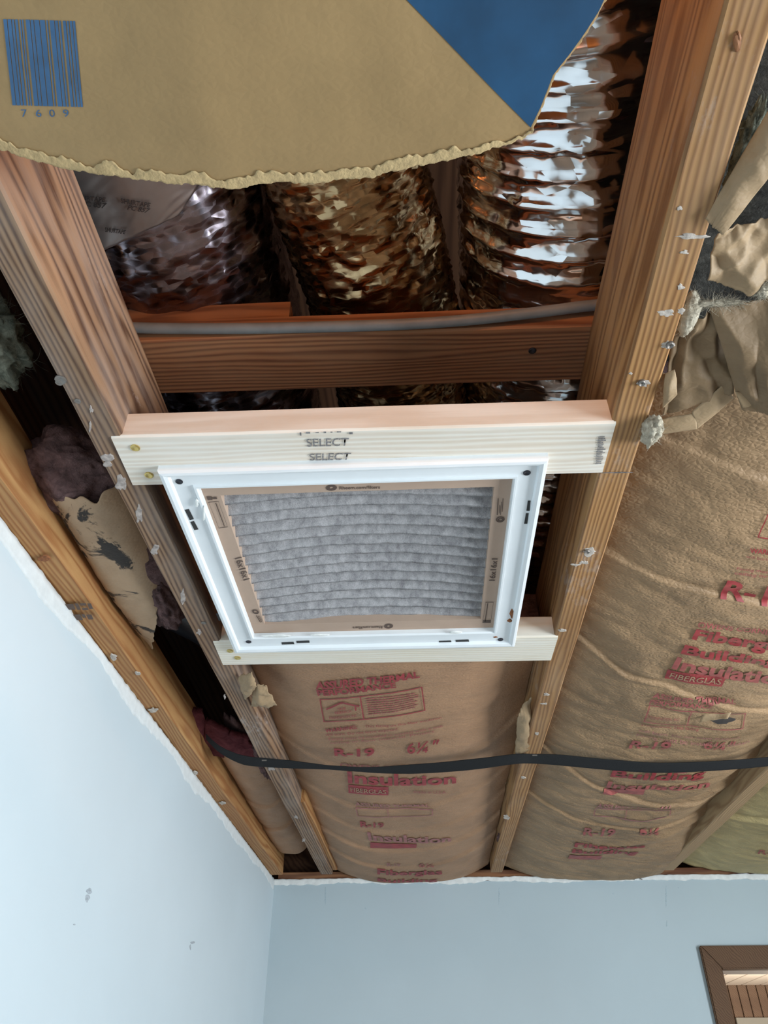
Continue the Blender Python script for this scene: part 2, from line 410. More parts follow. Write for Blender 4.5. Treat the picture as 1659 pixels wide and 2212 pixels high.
def ppolys(polys, q, zf, mat, parent, off=.0022, name='print', step=.007):
    """polygons in the unit square of q"""
    bm = bmesh.new(); f, sz = quad_map(q, zf, off)
    for p in polys: bm.faces.new([bm.verts.new((x * sz[0], y * sz[1], 0)) for x, y in p])
    drape(bm, lambda x, y: f(x / sz[0], y / sz[1]), step)
    return finish(bm, name, mat, parent)
def rct(x0, y0, x1, y1): return [(x0, y0), (x1, y0), (x1, y1), (x0, y1)]
def frame_polys(t=.04, ta=.04): return [rct(0, 0, 1, ta), rct(0, 1 - ta, 1, 1), rct(0, ta, t, 1 - ta), rct(1 - t, ta, 1, 1 - ta)]
def patch(px, py, rx, ry, zf, mat, parent, name='plaster_residue', h=.0014, n=22, rough=.45, seed=0, plane=None):
    """small ragged raised patch on a surface, centred on a picture point"""
    rng = random.Random(seed * 77 + int(px * 3 + py)); top, base = [], []
    for k in range(n):
        a = 2 * math.pi * k / n; r = 1 + rough * (.9 * nz(math.cos(a) * 1.1 + seed + px * .37, math.sin(a) * 1.1 + py * .37) + .35 * nz(math.cos(a) * 3.3 + px * .37, math.sin(a) * 3.3 + py * .37))
        q = (px + rx * r * math.cos(a), py + ry * r * math.sin(a))
        if plane: p = on_plane(*q, *plane); nrm = Vector(plane[1]).normalized()
        else: p = onto(*q, zf); nrm = Vector((0, 0, -1))
        base.append(p - nrm * .0006); top.append(p + nrm * h * .7)
    c = sum(top, Vector()) / n + nrm * h * .5
    vs = base + [lerp(t, c, .18) for t in top] + [c]
    fs = [(k, (k + 1) % n, n + (k + 1) % n, n + k) for k in range(n)] + [(n + k, n + (k + 1) % n, 2 * n) for k in range(n)]
    o = mesh(name, vs, fs, mat, parent); bm = bmesh.new(); bm.from_mesh(o.data); bmesh.ops.recalc_face_normals(bm, faces=bm.faces); bm.to_mesh(o.data); bm.free()
    return o
def nailhead(p, r, mat, parent, name='nail', nrm=(0, 0, -1), h=.0015, n=12):
    nrm = Vector(nrm).normalized(); a = nrm.orthogonal().normalized(); b = nrm.cross(a); vs = []
    for rr, hh in ((1, -.001), (1, h * .6), (.75, h), (.25, h * .5)):
        for k in range(n):
            t = 2 * math.pi * k / n; vs.append(Vector(p) + (a * math.cos(t) + b * math.sin(t)) * r * rr + nrm * hh)
    fs = [(j * n + k, j * n + (k + 1) % n, (j + 1) * n + (k + 1) % n, (j + 1) * n + k) for j in range(3) for k in range(n)]
    fs.append(tuple(3 * n + k for k in range(n)))
    return mesh(name, vs, fs, mat, parent)
flat = lambda z: (lambda x, y: z)

# ================================================================ SETTING
def wlx(y): return -.5437 + .0195 * y                       # inner face of the left wall
YB = 2.70                                                    # inner face of the back wall
RX, RY = 2.4, -2.4
# left wall with ragged top edge
def ragged_wall(name, fn, n, mat):
    vs, fs = [], []
    for i in range(n + 1):
        a, b, c, d = fn(i / n); vs += [a, b, c, d]
    for i in range(n):
        for k in range(4): fs.append((i * 4 + k, i * 4 + (k + 1) % 4, i * 4 + 4 + (k + 1) % 4, i * 4 + 4 + k))
    fs += [(3, 2, 1, 0), tuple(n * 4 + k for k in range(4))]
    o = mesh(name, vs, fs, mat); bm = bmesh.new(); bm.from_mesh(o.data); bmesh.ops.recalc_face_normals(bm, faces=bm.faces); bm.to_mesh(o.data); bm.free()
    return o
def left_fn(t):
    y = lerp(RY, YB + .1, t); x = wlx(y); zt = 2.397 + .004 * nz(y * 14, 2) + .003 * nz(y * 60, 5)
    return (x, y, 0), (x, y, zt), (x - .10, y, zt), (x - .10, y, 0)
wall_left = structure(ragged_wall('wall_left', left_fn, 420, M['wall']))
def edge_fn(u, v):
    y = lerp(.2, YB - .004, u); wd = .026 + .014 * nz(y * 5, 7) + .006 * nz(y * 23, 3) + .003 * nz(y * 90, 3)
    z = 2.3985 + .003 * nz(y * 60, 5) - wd * v
    return (wlx(y) + .0002 + .0006 * (1 - v), y, z)
sheet('bare_plaster_edge', edge_fn, 420, 4, M['plaster_l'], wall_left, .0004)
lp = ((wlx(1.6), 1.6, 2), (1, -.0195, 0))
for (px, py, rx, ry, s) in ((193, 1925, 8, 7, 1), (188, 1940, 6, 9, 2), (416, 2036, 6, 3, 3), (411, 2046, 2, 7, 4), (160, 1997, 3, 2, 5)):
    patch(px, py, rx, ry, None, M['scuff'], wall_left, 'scuff_mark', .0003, 12, .5, s, lp)
# back wall with doorway
DX0, DX1, DZ = .882, 1.75, 2.138
def wb_top(x): return 2.396 + .003 * nz(x * 18, 4) + .002 * nz(x * 70, 1)
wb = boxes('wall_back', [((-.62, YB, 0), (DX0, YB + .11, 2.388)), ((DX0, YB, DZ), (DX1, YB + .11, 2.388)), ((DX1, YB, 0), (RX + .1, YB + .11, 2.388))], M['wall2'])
structure(wb)
def bedge(u, v):
    x = lerp(-.5, RX, u); wd = .016 + .008 * nz(x * 6, 1) + .005 * nz(x * 27, 3) + .002 * nz(x * 90, 9)
    return (x, YB - .0015 - .003 * (1 - v), wb_top(x) + .003 - wd * v)
sheet('bare_plaster_edge', lambda u, v: bedge(1 - u, v), 500, 4, M['plaster'], wb, .0012)
bp = ((0, YB, 2), (0, -1, 0))
for (px, py, rx, ry, s) in ((703, 1935, 1.6, 24, 1), (1078, 1935, 1.5, 22, 2), (1439, 1935, 2, 26, 3), (1440, 1995, 1.6, 9, 4), (790, 1962, 3, 2, 5), (1325, 1930, 2, 2, 6), (1466, 1917, 2, 2, 7)):
    patch(px, py, rx, ry, None, M['scuff_l'], wb, 'scuff_mark', .0003, 12, .4, s, bp)
structure(boxes('wall_rear', [((-.75, RY - .1, 0), (-.05, RY, 2.4)), ((1.45, RY - .1, 0), (RX + .1, RY, 2.4)), ((-.05, RY - .1, 0), (1.45, RY, .75)), ((-.05, RY - .1, 1.95), (1.45, RY, 2.4))], M['wall']))
structure(boxes('wall_right', [((RX, RY, 0), (RX + .1, -.6, 2.4)), ((RX, 1.3, 0), (RX + .1, YB, 2.4)), ((RX, -.6, 0), (RX + .1, 1.3, .8)), ((RX, -.6, 2.1), (RX + .1, 1.3, 2.4))], M['wall']))
fl = structure(boxes('floor', [((-.75, RY - .1, -.05), (RX + .1, 5.6, 0))], M['floor']))
structure(boxes('ceiling', [((-.62, RY, 2.4), (RX + .1, -.5, 2.415)), ((1.42, -.5, 2.4), (RX + .1, YB, 2.415))], M['drywall']))
for k, (a, b) in enumerate((((RX, -.6, .8), (RX + .06, 1.3, 2.1)), ((-.05, RY - .06, .75), (1.45, RY, 1.95)))):
    win = structure(boxes('window_%d' % (k + 1), [(a, (b[0], b[1], a[2] + .05)), ((a[0], a[1], b[2] - .05), b)] + ([(a, (b[0], a[1] + .05, b[2])), ((a[0], b[1] - .05, a[2]), b)] if k == 0 else [(a, (a[0] + .05, b[1], b[2])), ((b[0] - .05, a[1], a[2]), b)]), M['white_metal']))
# doorway casing and the hallway beyond
dr = structure(boxes('door_1', [((DX0 - .004, YB - .004, 0), (DX0 + .003, YB + .114, DZ)), ((DX1 - .003, YB - .004, 0), (DX1 + .004, YB + .114, DZ)), ((DX0, YB - .004, DZ - .004), (DX1, YB + .02, DZ + .004))], M['casing']))
boxes('head_jamb', [((DX0 + .003, YB + .004, DZ - .003), (DX1 - .003, YB + .112, DZ + .004))], M['planks'], dr, .001)  # pale colour stands for the hallway light falling on this jamb
def casing_board(nm, pts):
    vs = [(x, y, z) for y in (YB, YB - .016) for x, z in pts]
    o = mesh(nm, vs, [(0, 1, 2, 3), (7, 6, 5, 4), (0, 4, 5, 1), (1, 5, 6, 2), (2, 6, 7, 3), (3, 7, 4, 0)], M['casing'], dr)
    bm = bmesh.new(); bm.from_mesh(o.data); bmesh.ops.recalc_face_normals(bm, faces=bm.faces); bmesh.ops.bevel(bm, geom=bm.edges[:], offset=.003, segments=2, affect='EDGES'); bm.to_mesh(o.data); bm.free()
CW = .048
casing_board('casing_board', [(DX0 - CW, 0), (DX0 + .004, 0), (DX0 + .004, DZ - .004), (DX0 - CW, DZ + .058)])
casing_board('casing_board', [(DX1 - .004, 0), (DX1 + CW, 0), (DX1 + CW, DZ + .058), (DX1 - .004, DZ - .004)])
casing_board('casing_board', [(DX0 - CW, DZ + .058), (DX0 + .004, DZ - .004), (DX1 - .004, DZ - .004), (DX1 + CW, DZ + .058)])
hc = structure(boxes('ceiling_hallway', [((.5, YB + .11, 2.40), (3.2, 5.5, 2.44))], M['planks']))
pk = None
for i in range(24):
    x = .55 + i * .11
    boxes('plank', [((x, YB + .115, 2.388), (x + .104, 5.4, 2.402))], M['planks'], hc, .003)
hw = structure(boxes('wall_hallway', [((.5, 5.4, 0), (3.2, 5.5, 2.4)), ((.45, YB + .11, 0), (.55, 5.5, 2.4)), ((3.1, YB + .11, 0), (3.2, 5.5, 2.4))], M['panel']))
for i in range(28):
    x = 1.48 + i * .055
    b = boxes('panel_board', [((-.0255, -.008, 0), (.0255, .008, 2.39))], M['panel'], None, .004); b.location = (x, 5.395, 0); parent_to(b, hw)
hd = boxes('hallway_door', [((1.78, 5.362, 0), (2.62, 5.385, 2.225))], M['grey'], None, .004); tag(hd, 'pale grey door standing against the boarded hallway wall', 'door')
boxes('door_panel', [((1.88, 5.352, 1.2), (2.52, 5.364, 2.1))], M['grey'], hd, .004)
# attic shell above
def roof():
    vs, fs = [], []
    prof = [(-.70, 2.38), (-.74, 2.90), (-.1, 3.25), (1.45, 3.0), (1.45, 2.41)]
    for y in (-.52, 2.815):
        vs += [(x, y, z) for x, z in prof] + [(x * 1.03, y, z + .03) for x, z in prof]
    for i in range(4): fs += [(i, i + 1, i + 11, i + 10), (i + 5, i + 6, i + 16, i + 15)]
    fs += [(0, 1, 2, 3, 4), (10, 11, 12, 13, 14)]
    return structure(mesh('roof_deck', vs, fs, M['deck']))
roof()

# ================================================================ FRAMING
wl2 = lambda y, d: wlx(y) + d
jL = tag(beam('ceiling_joist', (wl2(.05, .012), .05, 2.4), (wl2(2.64, .012), 2.64, 2.4), .05, .085, M['ledger'], seed=1, wobble=.003), 'golden brown rough joist running along the top of the left wall', 'joist')
jA = tag(beam('ceiling_joist', (-.3615, -.4, 2.4), (-.3125, 2.64, 2.4), .0385, .142, M['joistA'], seed=2), 'grey brown weathered joist on the mouldy paper side of the filter', 'joist')
jB = tag(beam('ceiling_joist', (.2475, -.4, 2.4), (.2335, 2.64, 2.4), .0385, .150, M['joistB'], seed=3), 'orange tan joist between the filter bay and the crumpled wide batt', 'joist')
jC = tag(beam('ceiling_joist', (.815, .3, 2.4), (.775, 2.64, 2.4), .0385, .142, M['joistC'], seed=4), 'pale joist between the wide printed batt and the yellowed batt', 'joist')
sis = tag(beam('sister_board', (-.3015, 1.95, 2.412), (-.2865, 2.638, 2.412), .016, .10, M['ledger'], seed=9), 'short golden board nailed along the weathered joist near the back wall', 'board')
tp = structure(beam('trim_1', (-.48, 2.745, 2.3885), (1.42, 2.745, 2.3885), .085, .034, M['cross'], seed=5))
cross = tag(beam('cross_board', (-.42, .637, 2.546), (.44, .643, 2.551), .089, .040, M['cross'], seed=6), 'dark reddish board laid flat across the joists under the foil ducts', 'board')
off = tag(beam('wood_offcut', (-.40, .628, 2.586), (-.150, .630, 2.590), .06, .036, M['cross'], seed=7), 'short sawn wood offcut lying on the reddish cross board', 'wood block')
# screw on the cross board
nailhead(aty(1150, 757, .6).lerp(aty(1150, 757, .6), 0) if False else atz(1150, 757, 2.5495), .005, M['screw_d'], cross, 'screw')
# fresh 2x4 headers
h1 = tag(beam('header_board', (-.339, .651, 2.3985), (.2275, .655, 2.3985), .087, .0385, M['header'], seed=11, wobble=.0006), 'fresh pale pine board stamped in black across the near end of the filter', 'board')
h2 = tag(beam('header_board', (-.331, 1.128, 2.3985), (.2265, 1.139, 2.3985), .085, .0385, M['header2'], seed=12, wobble=.0006), 'fresh pale pine board behind the filter, next to the red printed batt', 'board')
zh = flat(2.3983)
ptext('SELECT', [(661, 947), (754, 945), (752, 962), (663, 964)], zh, M['ink_s'], h1, .012, .0008, 'stamp_lettering', .02)
ptext('SELECT', [(668, 979), (759, 977), (755, 992), (669, 994)], zh, M['ink_s'], h1, .012, .0008, 'stamp_lettering', .02)
ppolys([rct(.0, .1, .03, .8), rct(.12, .5, .2, .9), rct(.3, .6, .36, .8), rct(.45, .55, .5, .9), rct(.58, .6, .62, .85), rct(.7, .6, .78, .9), rct(.93, .1, 1, .6)], [(647, 931), (762, 929), (762, 938), (648, 941)], zh, M['ink_s'], h1, .0008, 'stamp_remnant', .05)
ppolys([rct(.1 * random.random(), k / 16, .6 + .4 * random.random(), k / 16 + .035) for k in range(16)], [(1291, 941), (1311, 939), (1306, 1000), (1285, 1002)], zh, M['ink_s'], h1, .0008, 'ink_stripes', .05)
for px, py in ((292, 967), (322, 1026)): nailhead(atz(px, py, 2.3983), .0055, M['screw_y'], h1, 'screw')
for px, py in ((497, 1406), (513, 1421)): nailhead(atz(px, py, 2.3983), .0055, M['screw_y'], h2, 'screw')
# residue, nails and chips on the joists
zf4 = flat(2.3998)
for px, py, r in ((131, 820, .006), (168, 866, .0035), (440, 1345, .004), (128, 826, .004)): nailhead(atz(px, py, 2.3998), r, M['nail'], jA, 'nail')
for px, py, rx, ry in ((197, 884, 7, 9), (195, 920, 5, 14), (232, 995, 24, 17), (262, 1040, 18, 20), (300, 1110, 12, 22), (335, 1190, 14, 18), (395, 1290, 10, 20), (430, 1365, 9, 8), (485, 1505, 5, 6), (585, 1660, 10, 7), (640, 1765, 6, 4), (656, 1815, 6, 4)):
    patch(px, py, rx * .6, ry * .8, zf4, M['residue'], jA, 'plaster_residue', .0005, 26, .9)
for px, py, rx, ry in ((1470, 672, 8, 6), (1435, 676, 20, 8), (1440, 745, 15, 9), (1390, 827, 15, 8), (1362, 806, 4, 3), (1468, 450, 6, 6), (1488, 511, 38, 6), (1478, 545, 10, 5), (1470, 620, 8, 6), (1273, 1193, 14, 8), (1262, 1215, 10, 5), (1245, 1220, 9, 3), (1215, 1362, 9, 3), (1180, 1500, 7, 3), (1176, 1520, 7, 2.5), (1160, 1585, 4, 3), (1130, 1680, 5, 3), (1095, 1765, 7, 5)):
    patch(px, py, rx, ry, zf4, M['residue_w'], jB, 'plaster_residue', .0007, 26, 1.0)
for px, py, rx, ry in ((1592, 92, 9, 20), (1596, 80, 5, 12)): patch(px, py, rx, ry, zf4, M['cross'], jB, 'split_knot', .002, 14, .4)
for px, py in ((1447, 744), (1386, 826), (1268, 1190)): nailhead(atz(px, py, 2.399), .004, M['nail'], jB, 'nail', h=.003)
ppolys([rct(0, .3, .8, .55), rct(.4, .2, 1, .4)], [(1300, 1018), (1367, 1016), (1367, 1021), (1300, 1023)], zf4, M['ink_s'], jB, .0006, 'pencil_line', .05)
zl = flat(2.3965)
ppolys([rct(.0, .2, .3, .8), rct(.36, .15, .5, .85), rct(.56, .1, .8, .35), rct(.56, .6, .8, .85), rct(.85, .2, 1, .8)], [(140, 1300), (195, 1298), (203, 1318), (150, 1320)], zl, M['ink_b'], jL, .001, 'grade_stamp', .05)
ppolys([rct(.0, .1, .35, .9), rct(.42, .4, .6, .9), rct(.66, .1, .95, .8)], [(158, 1325), (198, 1323), (205, 1338), (168, 1340)], zl, M['ink_b'], jL, .001, 'grade_stamp', .05)
for px, py, rx, ry in ((245, 1420, 7, 6), (330, 1535, 9, 5), (420, 1670, 7, 4), (95, 1205, 12, 8), (298, 1455, 6, 4), (480, 1735, 6, 3)): patch(px, py, rx, ry, zl, M['residue_w'] if px != 95 else M['rust'], jL, 'plaster_residue', .001, 22, .8)
# grey conduit
P = [(-.46, .575, 2.572), (-.345, .583, 2.562), (-.22, .586, 2.556), (-.10, .586, 2.552), (0, .586, 2.551), (.08, .586, 2.555), (.16, .586, 2.564), (.235, .586, 2.574), (.36, .588, 2.586)]
tag(tube('grey_conduit', P, .0068, M['conduit'], ns=20, step=.01), 'thin grey plastic conduit sagging in front of the reddish cross board', 'conduit')

# ================================================================ GRILLE FRAME AND FILTER
gx0, gx1, gy0, gy1 = -.298, .158, .658, 1.107
RW = [.034, .037, .046, .040]   # near, right, far, left rail widths
gf = thing('return_grille_frame', (-.07, .9, 2.39), 'white enamelled return air grille frame screwed under the two pine boards', 'grille frame')
prof = [(0, 2.3985), (0, 2.390), (.002, 2.3865), (.006, 2.3855), (.0105, 2.387), (.012, 2.392), (.0355, 2.392), (.0365, 2.3885), (.0395, 2.3885), (.041, 2.391), (.041, 2.402), (.039, 2.402), (.039, 2.3985)]
cor = [(gx0, gy0), (gx1, gy0), (gx1, gy1), (gx0, gy1)]; inw = [(1, 1), (-1, 1), (-1, -1), (1, -1)]
for k in range(4):
    a, b = cor[k], cor[(k + 1) % 4]; n = len(prof)
    wa = (RW[3] if k in (0, 3) else RW[1], RW[0] if k in (0, 1) else RW[2]); k2 = (k + 1) % 4; wb_ = (RW[3] if k2 in (0, 3) else RW[1], RW[0] if k2 in (0, 1) else RW[2])
    ia = (inw[k][0] * wa[0] / .041, inw[k][1] * wa[1] / .041); ib = (inw[k2][0] * wb_[0] / .041, inw[k2][1] * wb_[1] / .041)
    vs = [(a[0] + ia[0] * o, a[1] + ia[1] * o, z) for o, z in prof] + [(b[0] + ib[0] * o, b[1] + ib[1] * o, z) for o, z in prof]
    rail = mesh('frame_rail', vs, [(i, (i + 1) % n, n + (i + 1) % n, n + i) for i in range(n)], M['white_metal'], gf)
    bm = bmesh.new(); bm.from_mesh(rail.data); bmesh.ops.recalc_face_normals(bm, faces=bm.faces); bm.to_mesh(rail.data); bm.free()
zc = flat(2.392)
for px, py in ((387, 1040), (1138, 1021), (537, 1386), (1081, 1381)): nailhead(atz(px, py, 2.392), .0045, M['screw_d'], gf, 'screw')
for q in ([(388, 1104), (397, 1102), (408, 1124), (399, 1126)], [(400, 1130), (408, 1128), (418, 1146), (409, 1148)], [(455, 1328), (464, 1326), (471, 1342), (462, 1344)], [(468, 1348), (476, 1346), (483, 1360), (475, 1362)],
          [(1149, 1081), (1155, 1081), (1153, 1103), (1146, 1103)], [(1145, 1108), (1151, 1108), (1148, 1131), (1141, 1131)], [(608, 1394), (634, 1393), (636, 1398), (609, 1399)], [(640, 1391), (668, 1390), (669, 1395), (641, 1396)],
          [(948, 1391), (974, 1390), (976, 1396), (949, 1397)], [(984, 1389), (1012, 1388), (1014, 1394), (985, 1395)]):
    dx, dy = (11, -3) if q[0][0] < 500 else ((-9, 0) if q[0][0] > 1100 else (0, -7))
    q = [(a + dx, b + dy) for a, b in q]
    ppolys([rct(0, 0, 1, 1)], q, zc, M['slot'], gf, .0004, 'slot', .05)
for px, py, rx, ry in ((1106, 1326, 5, 10), (1101, 1340, 6, 4), (1076, 1318, 4, 3), (1070, 1376, 6, 2)): patch(px, py, rx, ry, zc, M['rust'], gf, 'rust_chip', .0005, 12, .5)
for px, py, rx, ry in ((600, 1374, 30, 3), (690, 1372, 18, 2), (985, 1366, 14, 2), (440, 1110, 3, 16), (425, 1085, 4, 9)): patch(px, py, rx, ry, flat(2.3885), M['plaster'], gf, 'caulk_smear', .001, 16, .5)

zF = 2.398
af = thing('air_filter', (-.07, .9, zF), 'pleated grey air filter in a brown cardboard frame inside the white grille', 'air filter')
fx0, fx1, fy0, fy1 = -.262, .124, .688, 1.066
mx0, mx1, my0, my1 = -.237, .100, .716, 1.034
cf = boxes('cardboard_frame', [((fx0, fy0, zF), (fx1, my0, zF + .024)), ((fx0, my1, zF), (fx1, fy1, zF + .024)), ((fx0, my0, zF + .0004), (mx0, my1, zF + .024)), ((mx1, my0, zF + .0004), (fx1, my1, zF + .024))], M['card'], af)
NP = 14; pit = (my1 - my0) / NP
for k in range(NP):
    def pf(u, v, k=k):
        x = lerp(mx0 - .003, mx1 + .003, u); bow = .016 * math.sin(math.pi * u) * (1 - .5 * abs(2 * (k + v) / NP - 1) ** 2)
        wob = .0018 * nz(x * 26, k * 3.7) + .0012 * nz(x * 80, k * 1.7)
        if v <= .86:
            t = v / .86; y = my0 + pit * (k + t * 1.03) + wob * t; z = .022 * (1 - t ** 1.2)
        else:
            t = (v - .86) / .14; y = my0 + pit * (k + 1.03 - .06 * t) + wob; z = .0012 + .024 * t
        z += .0010 * nz(x * 40, y * 70, k) + .0003 * nz(x * 300, y * 260, k)
        if k == NP - 1 and u < .3: z += -.003 * math.sin(math.pi * u / .3) * v
        return (x, min(y, my1 + .004), zF + .0035 + z + bow)
    sheet('pleat', lambda u, v: pf(1 - u, v), 130, 14, M['media'], af, .0008)
zcf = flat(zF)
def sidetext(body, q, name='print'): ptext(body, q, zcf, M['ink_b'], cf, .015, .0005, name, .05)
sidetext('16x16x1', [(522, 1202), (540, 1250), (526, 1254), (507, 1206)], 'size_lettering')       # read from the left side
sidetext('16x16x1', [(1056, 1254), (1062, 1206), (1075, 1206), (1069, 1254)], 'size_lettering')
sidetext('Rheem.com/filters', [(733, 1050), (821, 1048), (821, 1055), (733, 1057)], 'brand_lettering')
sidetext('Rheem.com/filters', [(826, 1357), (762, 1359), (762, 1353), (826, 1351)], 'brand_lettering')
def ell(q, n=20, r0=0, nm='logo_ring'):
    if r0: polys = [[(.5 + .5 * math.cos(a) * s, .5 + .5 * math.sin(a) * s) for a, s in ((t, 1), (t2, 1), (t2, r0), (t, r0))] for t, t2 in ((2 * math.pi * k / n, 2 * math.pi * (k + 1) / n) for k in range(n))]
    else: polys = [[(.5 + .5 * math.cos(2 * math.pi * k / n), .5 + .5 * math.sin(2 * math.pi * k / n)) for k in range(n)]]
    ppolys(polys, q, zcf, M['ink_b'], cf, .0005, nm, .05)
ell([(704, 1047), (728, 1046), (728, 1059), (704, 1060)], r0=.3); ell([(830, 1347), (849, 1346), (849, 1357), (830, 1358)], r0=.3)
ell([(1072, 1115), (1091, 1115), (1089, 1128), (1070, 1128)], r0=.72); ell([(1076, 1118), (1088, 1118), (1086, 1126), (1074, 1126)], r0=.5)
ell([(543, 1316), (557, 1316), (561, 1326), (547, 1326)], r0=.5)
ppolys([rct(.0, .0, .12, 1), rct(.3, .1, .38, .6), rct(.5, 0, .58, .8), rct(.72, .2, .8, 1)], [(1075, 1076), (1090, 1076), (1088, 1112), (1073, 1112)], zcf, M['ink_b'], cf, .0005, 'small_print', .05)
ppolys([rct(.0, .0, .5, 1), rct(.6, .2, 1, .8)], [(446, 1072), (467, 1071), (470, 1079), (449, 1080)], zcf, M['ink_b'], cf, .0005, 'small_print', .05)
ppolys(frame_polys(.03, .02) + [rct(.62, .05, .72, .95)], [(450, 1084), (472, 1082), (492, 1138), (473, 1141)], zcf, M['ink_b'], cf, .0005, 'small_print', .05)
ppolys(frame_polys(.03, .02) + [rct(.25, .06, .34, .95), rct(.05, .02, .95, .14)], [(1049, 1300), (1066, 1300), (1060, 1345), (1042, 1345)], zcf, M['ink_b'], cf, .0005, 'small_print', .05)
ppolys([rct(.1, .1, .25, .95), rct(.4, .1, .5, .9), rct(.65, .3, .72, .9)], [(551, 1328), (563, 1328), (574, 1345), (562, 1346)], zcf, M['ink_b'], cf, .0005, 'small_print', .05)
# ================================================================ INSULATION
def crease(y, yc, A, L, w=.006):
    d = y - yc; lo = -.8 * A * math.exp(min(0, d) / .025); hi = .6 * A * math.exp(-max(0, d) / L); return lerp(lo, hi, sstep(-w, w, d))
def interp(pts, x):
    if x <= pts[0][0]: return pts[0][1]
    for (a, ya), (b, yb) in zip(pts, pts[1:]):
        if x <= b: return lerp(ya, yb, (x - a) / (b - a))
    return pts[-1][1]
def seam(*px): return sorted([(p.x, p.y) for p in (atz(a, b, 2.385) for a, b in px)])
def wrink(x, y, s, fx, fy, rot=.5):
    a, b = x * math.cos(rot) + y * math.sin(rot), -x * math.sin(rot) + y * math.cos(rot)
    return 1 - 2 * abs(nz(a * fx + s, b * fy, s * 2.3))
def z_mid(x, y):
    xl, xr = -.325 + .012 * (y - 1.2), .222 - .006 * (y - 1.2); t = (x - (xl + xr) / 2) / ((xr - xl) / 2); at = min(1.15, abs(t))
    z = 2.406 - .024 * sstep(1.6, 2.7, y) + .052 * at ** 3 + .012 * math.sin(math.pi * min(1, max(0, (y - 1.1) / .5))) * at
    z += .0035 * nz(x * 6, y * 3, 2) + .0014 * wrink(x, y, 2, 12, 7, 1.3) + .0004 * wrink(x, y, 7, 30, 16, 1.0) + .0003 * nz(x * 60, y * 45, 1)
    for y0, A in ((1.72, .006), (1.98, .007), (2.16, .006), (2.33, .008), (2.5, .008)):
        z -= crease(y, y0 - .16 * at * at - .03 * t + .02 * nz(x * 9, y0), A * (.45 + .7 * abs(nz(x * 3, y0 * 5)) + .3 * at), .06, .02)
    return z
S1 = seam((1377, 1001), (1469, 1029), (1659, 1068), (1800, 1110)); S2 = seam((1270, 1238), (1434, 1275), (1560, 1295), (1659, 1312), (1800, 1340))
S3 = seam((1250, 1419), (1357, 1473), (1442, 1482), (1580, 1527), (1700, 1560)); S4 = seam((1177, 1650), (1281, 1700), (1427, 1738), (1600, 1750)); S5 = seam((1140, 1745), (1240, 1775), (1400, 1795), (1500, 1790))
def z_right(x, y):
    xl, xr = .262, .785; t = (x - (xl + xr) / 2) / ((xr - xl) / 2); at = min(1.15, abs(t))
    z = 2.392 - .012 * sstep(.7, 1.3, y) + .030 * (1 - sstep(.55, .95, y)) + (.05 if t < 0 else .075) * at ** 2.6
    if t > 0: z -= .05 * sstep(2.1, 2.45, y) * at ** 2
    z += .004 * nz(x * 5, y * 3, 6) + .0034 * wrink(x, y, 5, 7, 17, .45) + .0014 * wrink(x, y, 9, 16, 38, .55) + .0004 * nz(x * 80, y * 90, 4)
    for S, A, L in ((S1, .0035, .06), (S2, .0055, .09), (S3, .006, .07), (S4, .006, .07), (S5, .005, .06)): z -= crease(y, interp(S, x), A, L)
    for y0, A in ((1.75, .008), (1.9, .009), (2.15, .009)):                        # radiating folds by the pale joist
        d = (y - (y0 + .5 * max(0, .78 - x))) / .028; z -= A * sstep(.35, .75, x) * math.exp(-d * d)
    return z
def z_far(x, y):
    t = (x - 1.1) / .29; return 2.395 + .05 * min(1.2, abs(t)) ** 2.5 + .003 * nz(x * 7, y * 5, 3) + .003 * wrink(x, y, 3, 14, 24, .3) - crease(y, 2.2 - .3 * (x - .82), .01, .05)
def batt(name, x0, x1, y0, y1, zf, mat, label, nx=200, ny=560, core='pink', ragged=.006):
    t = thing(name, ((x0(0) + x1(0)) / 2, (y0 + y1) / 2, 2.4), label, 'insulation batt')
    def fn(u, v):
        ya = y0 + ragged * nz(u * 9, 3) + ragged * .5 * nz(u * 40, 3); y = lerp(ya, y1, v)
        x = lerp(x0(y), x1(y), u) + (.004 * nz(y * 9, u * 5) if u in (0, 1) else 0)
        return (x, y, zf(x, y))
    sheet('kraft_facing', lambda u, v: fn(u, v), nx, ny, mat, t, .0009)
    def cn(u, v):
        y = lerp(y0 + .02, y1 - .005, v); x = lerp(x0(y) + .006, x1(y) - .006, u)
        return (x, y, zf(x, y) + .026)
    nu, nv = 12, 40; vs, fs = [], []
    for i in range(nu + 1):
        for j in range(nv + 1): vs.append(cn(i / nu, j / nv))
    N = len(vs)
    for i in range(nu + 1):
        for j in range(nv + 1):
            p = vs[i * (nv + 1) + j]; vs.append((p[0], p[1], max(p[2] + .02, 2.535 + .008 * nz(p[0] * 20, p[1] * 20))))
    for i in range(nu):
        for j in range(nv):
            q = [i * (nv + 1) + j, (i + 1) * (nv + 1) + j, (i + 1) * (nv + 1) + j + 1, i * (nv + 1) + j + 1]; fs += [tuple(q[::-1]), tuple(k + N for k in q)]
    for i in range(nu):
        for j in (0, nv): a, b = i * (nv + 1) + j, (i + 1) * (nv + 1) + j; fs.append((a, b, b + N, a + N))
    for j in range(nv):
        for i in (0, nu): a, b = i * (nv + 1) + j, i * (nv + 1) + j + 1; fs.append((a, b, b + N, a + N))
    mesh('fibreglass_core', vs, fs, M[core], t, True)
    return t
b_mid = batt('insulation_batt', lambda y: -.325 + .012 * (y - 1.2), lambda y: .222 - .006 * (y - 1.2), 1.16, 2.688, z_mid, M['kraft'], 'brown kraft faced batt with bold red lettering directly behind the filter')
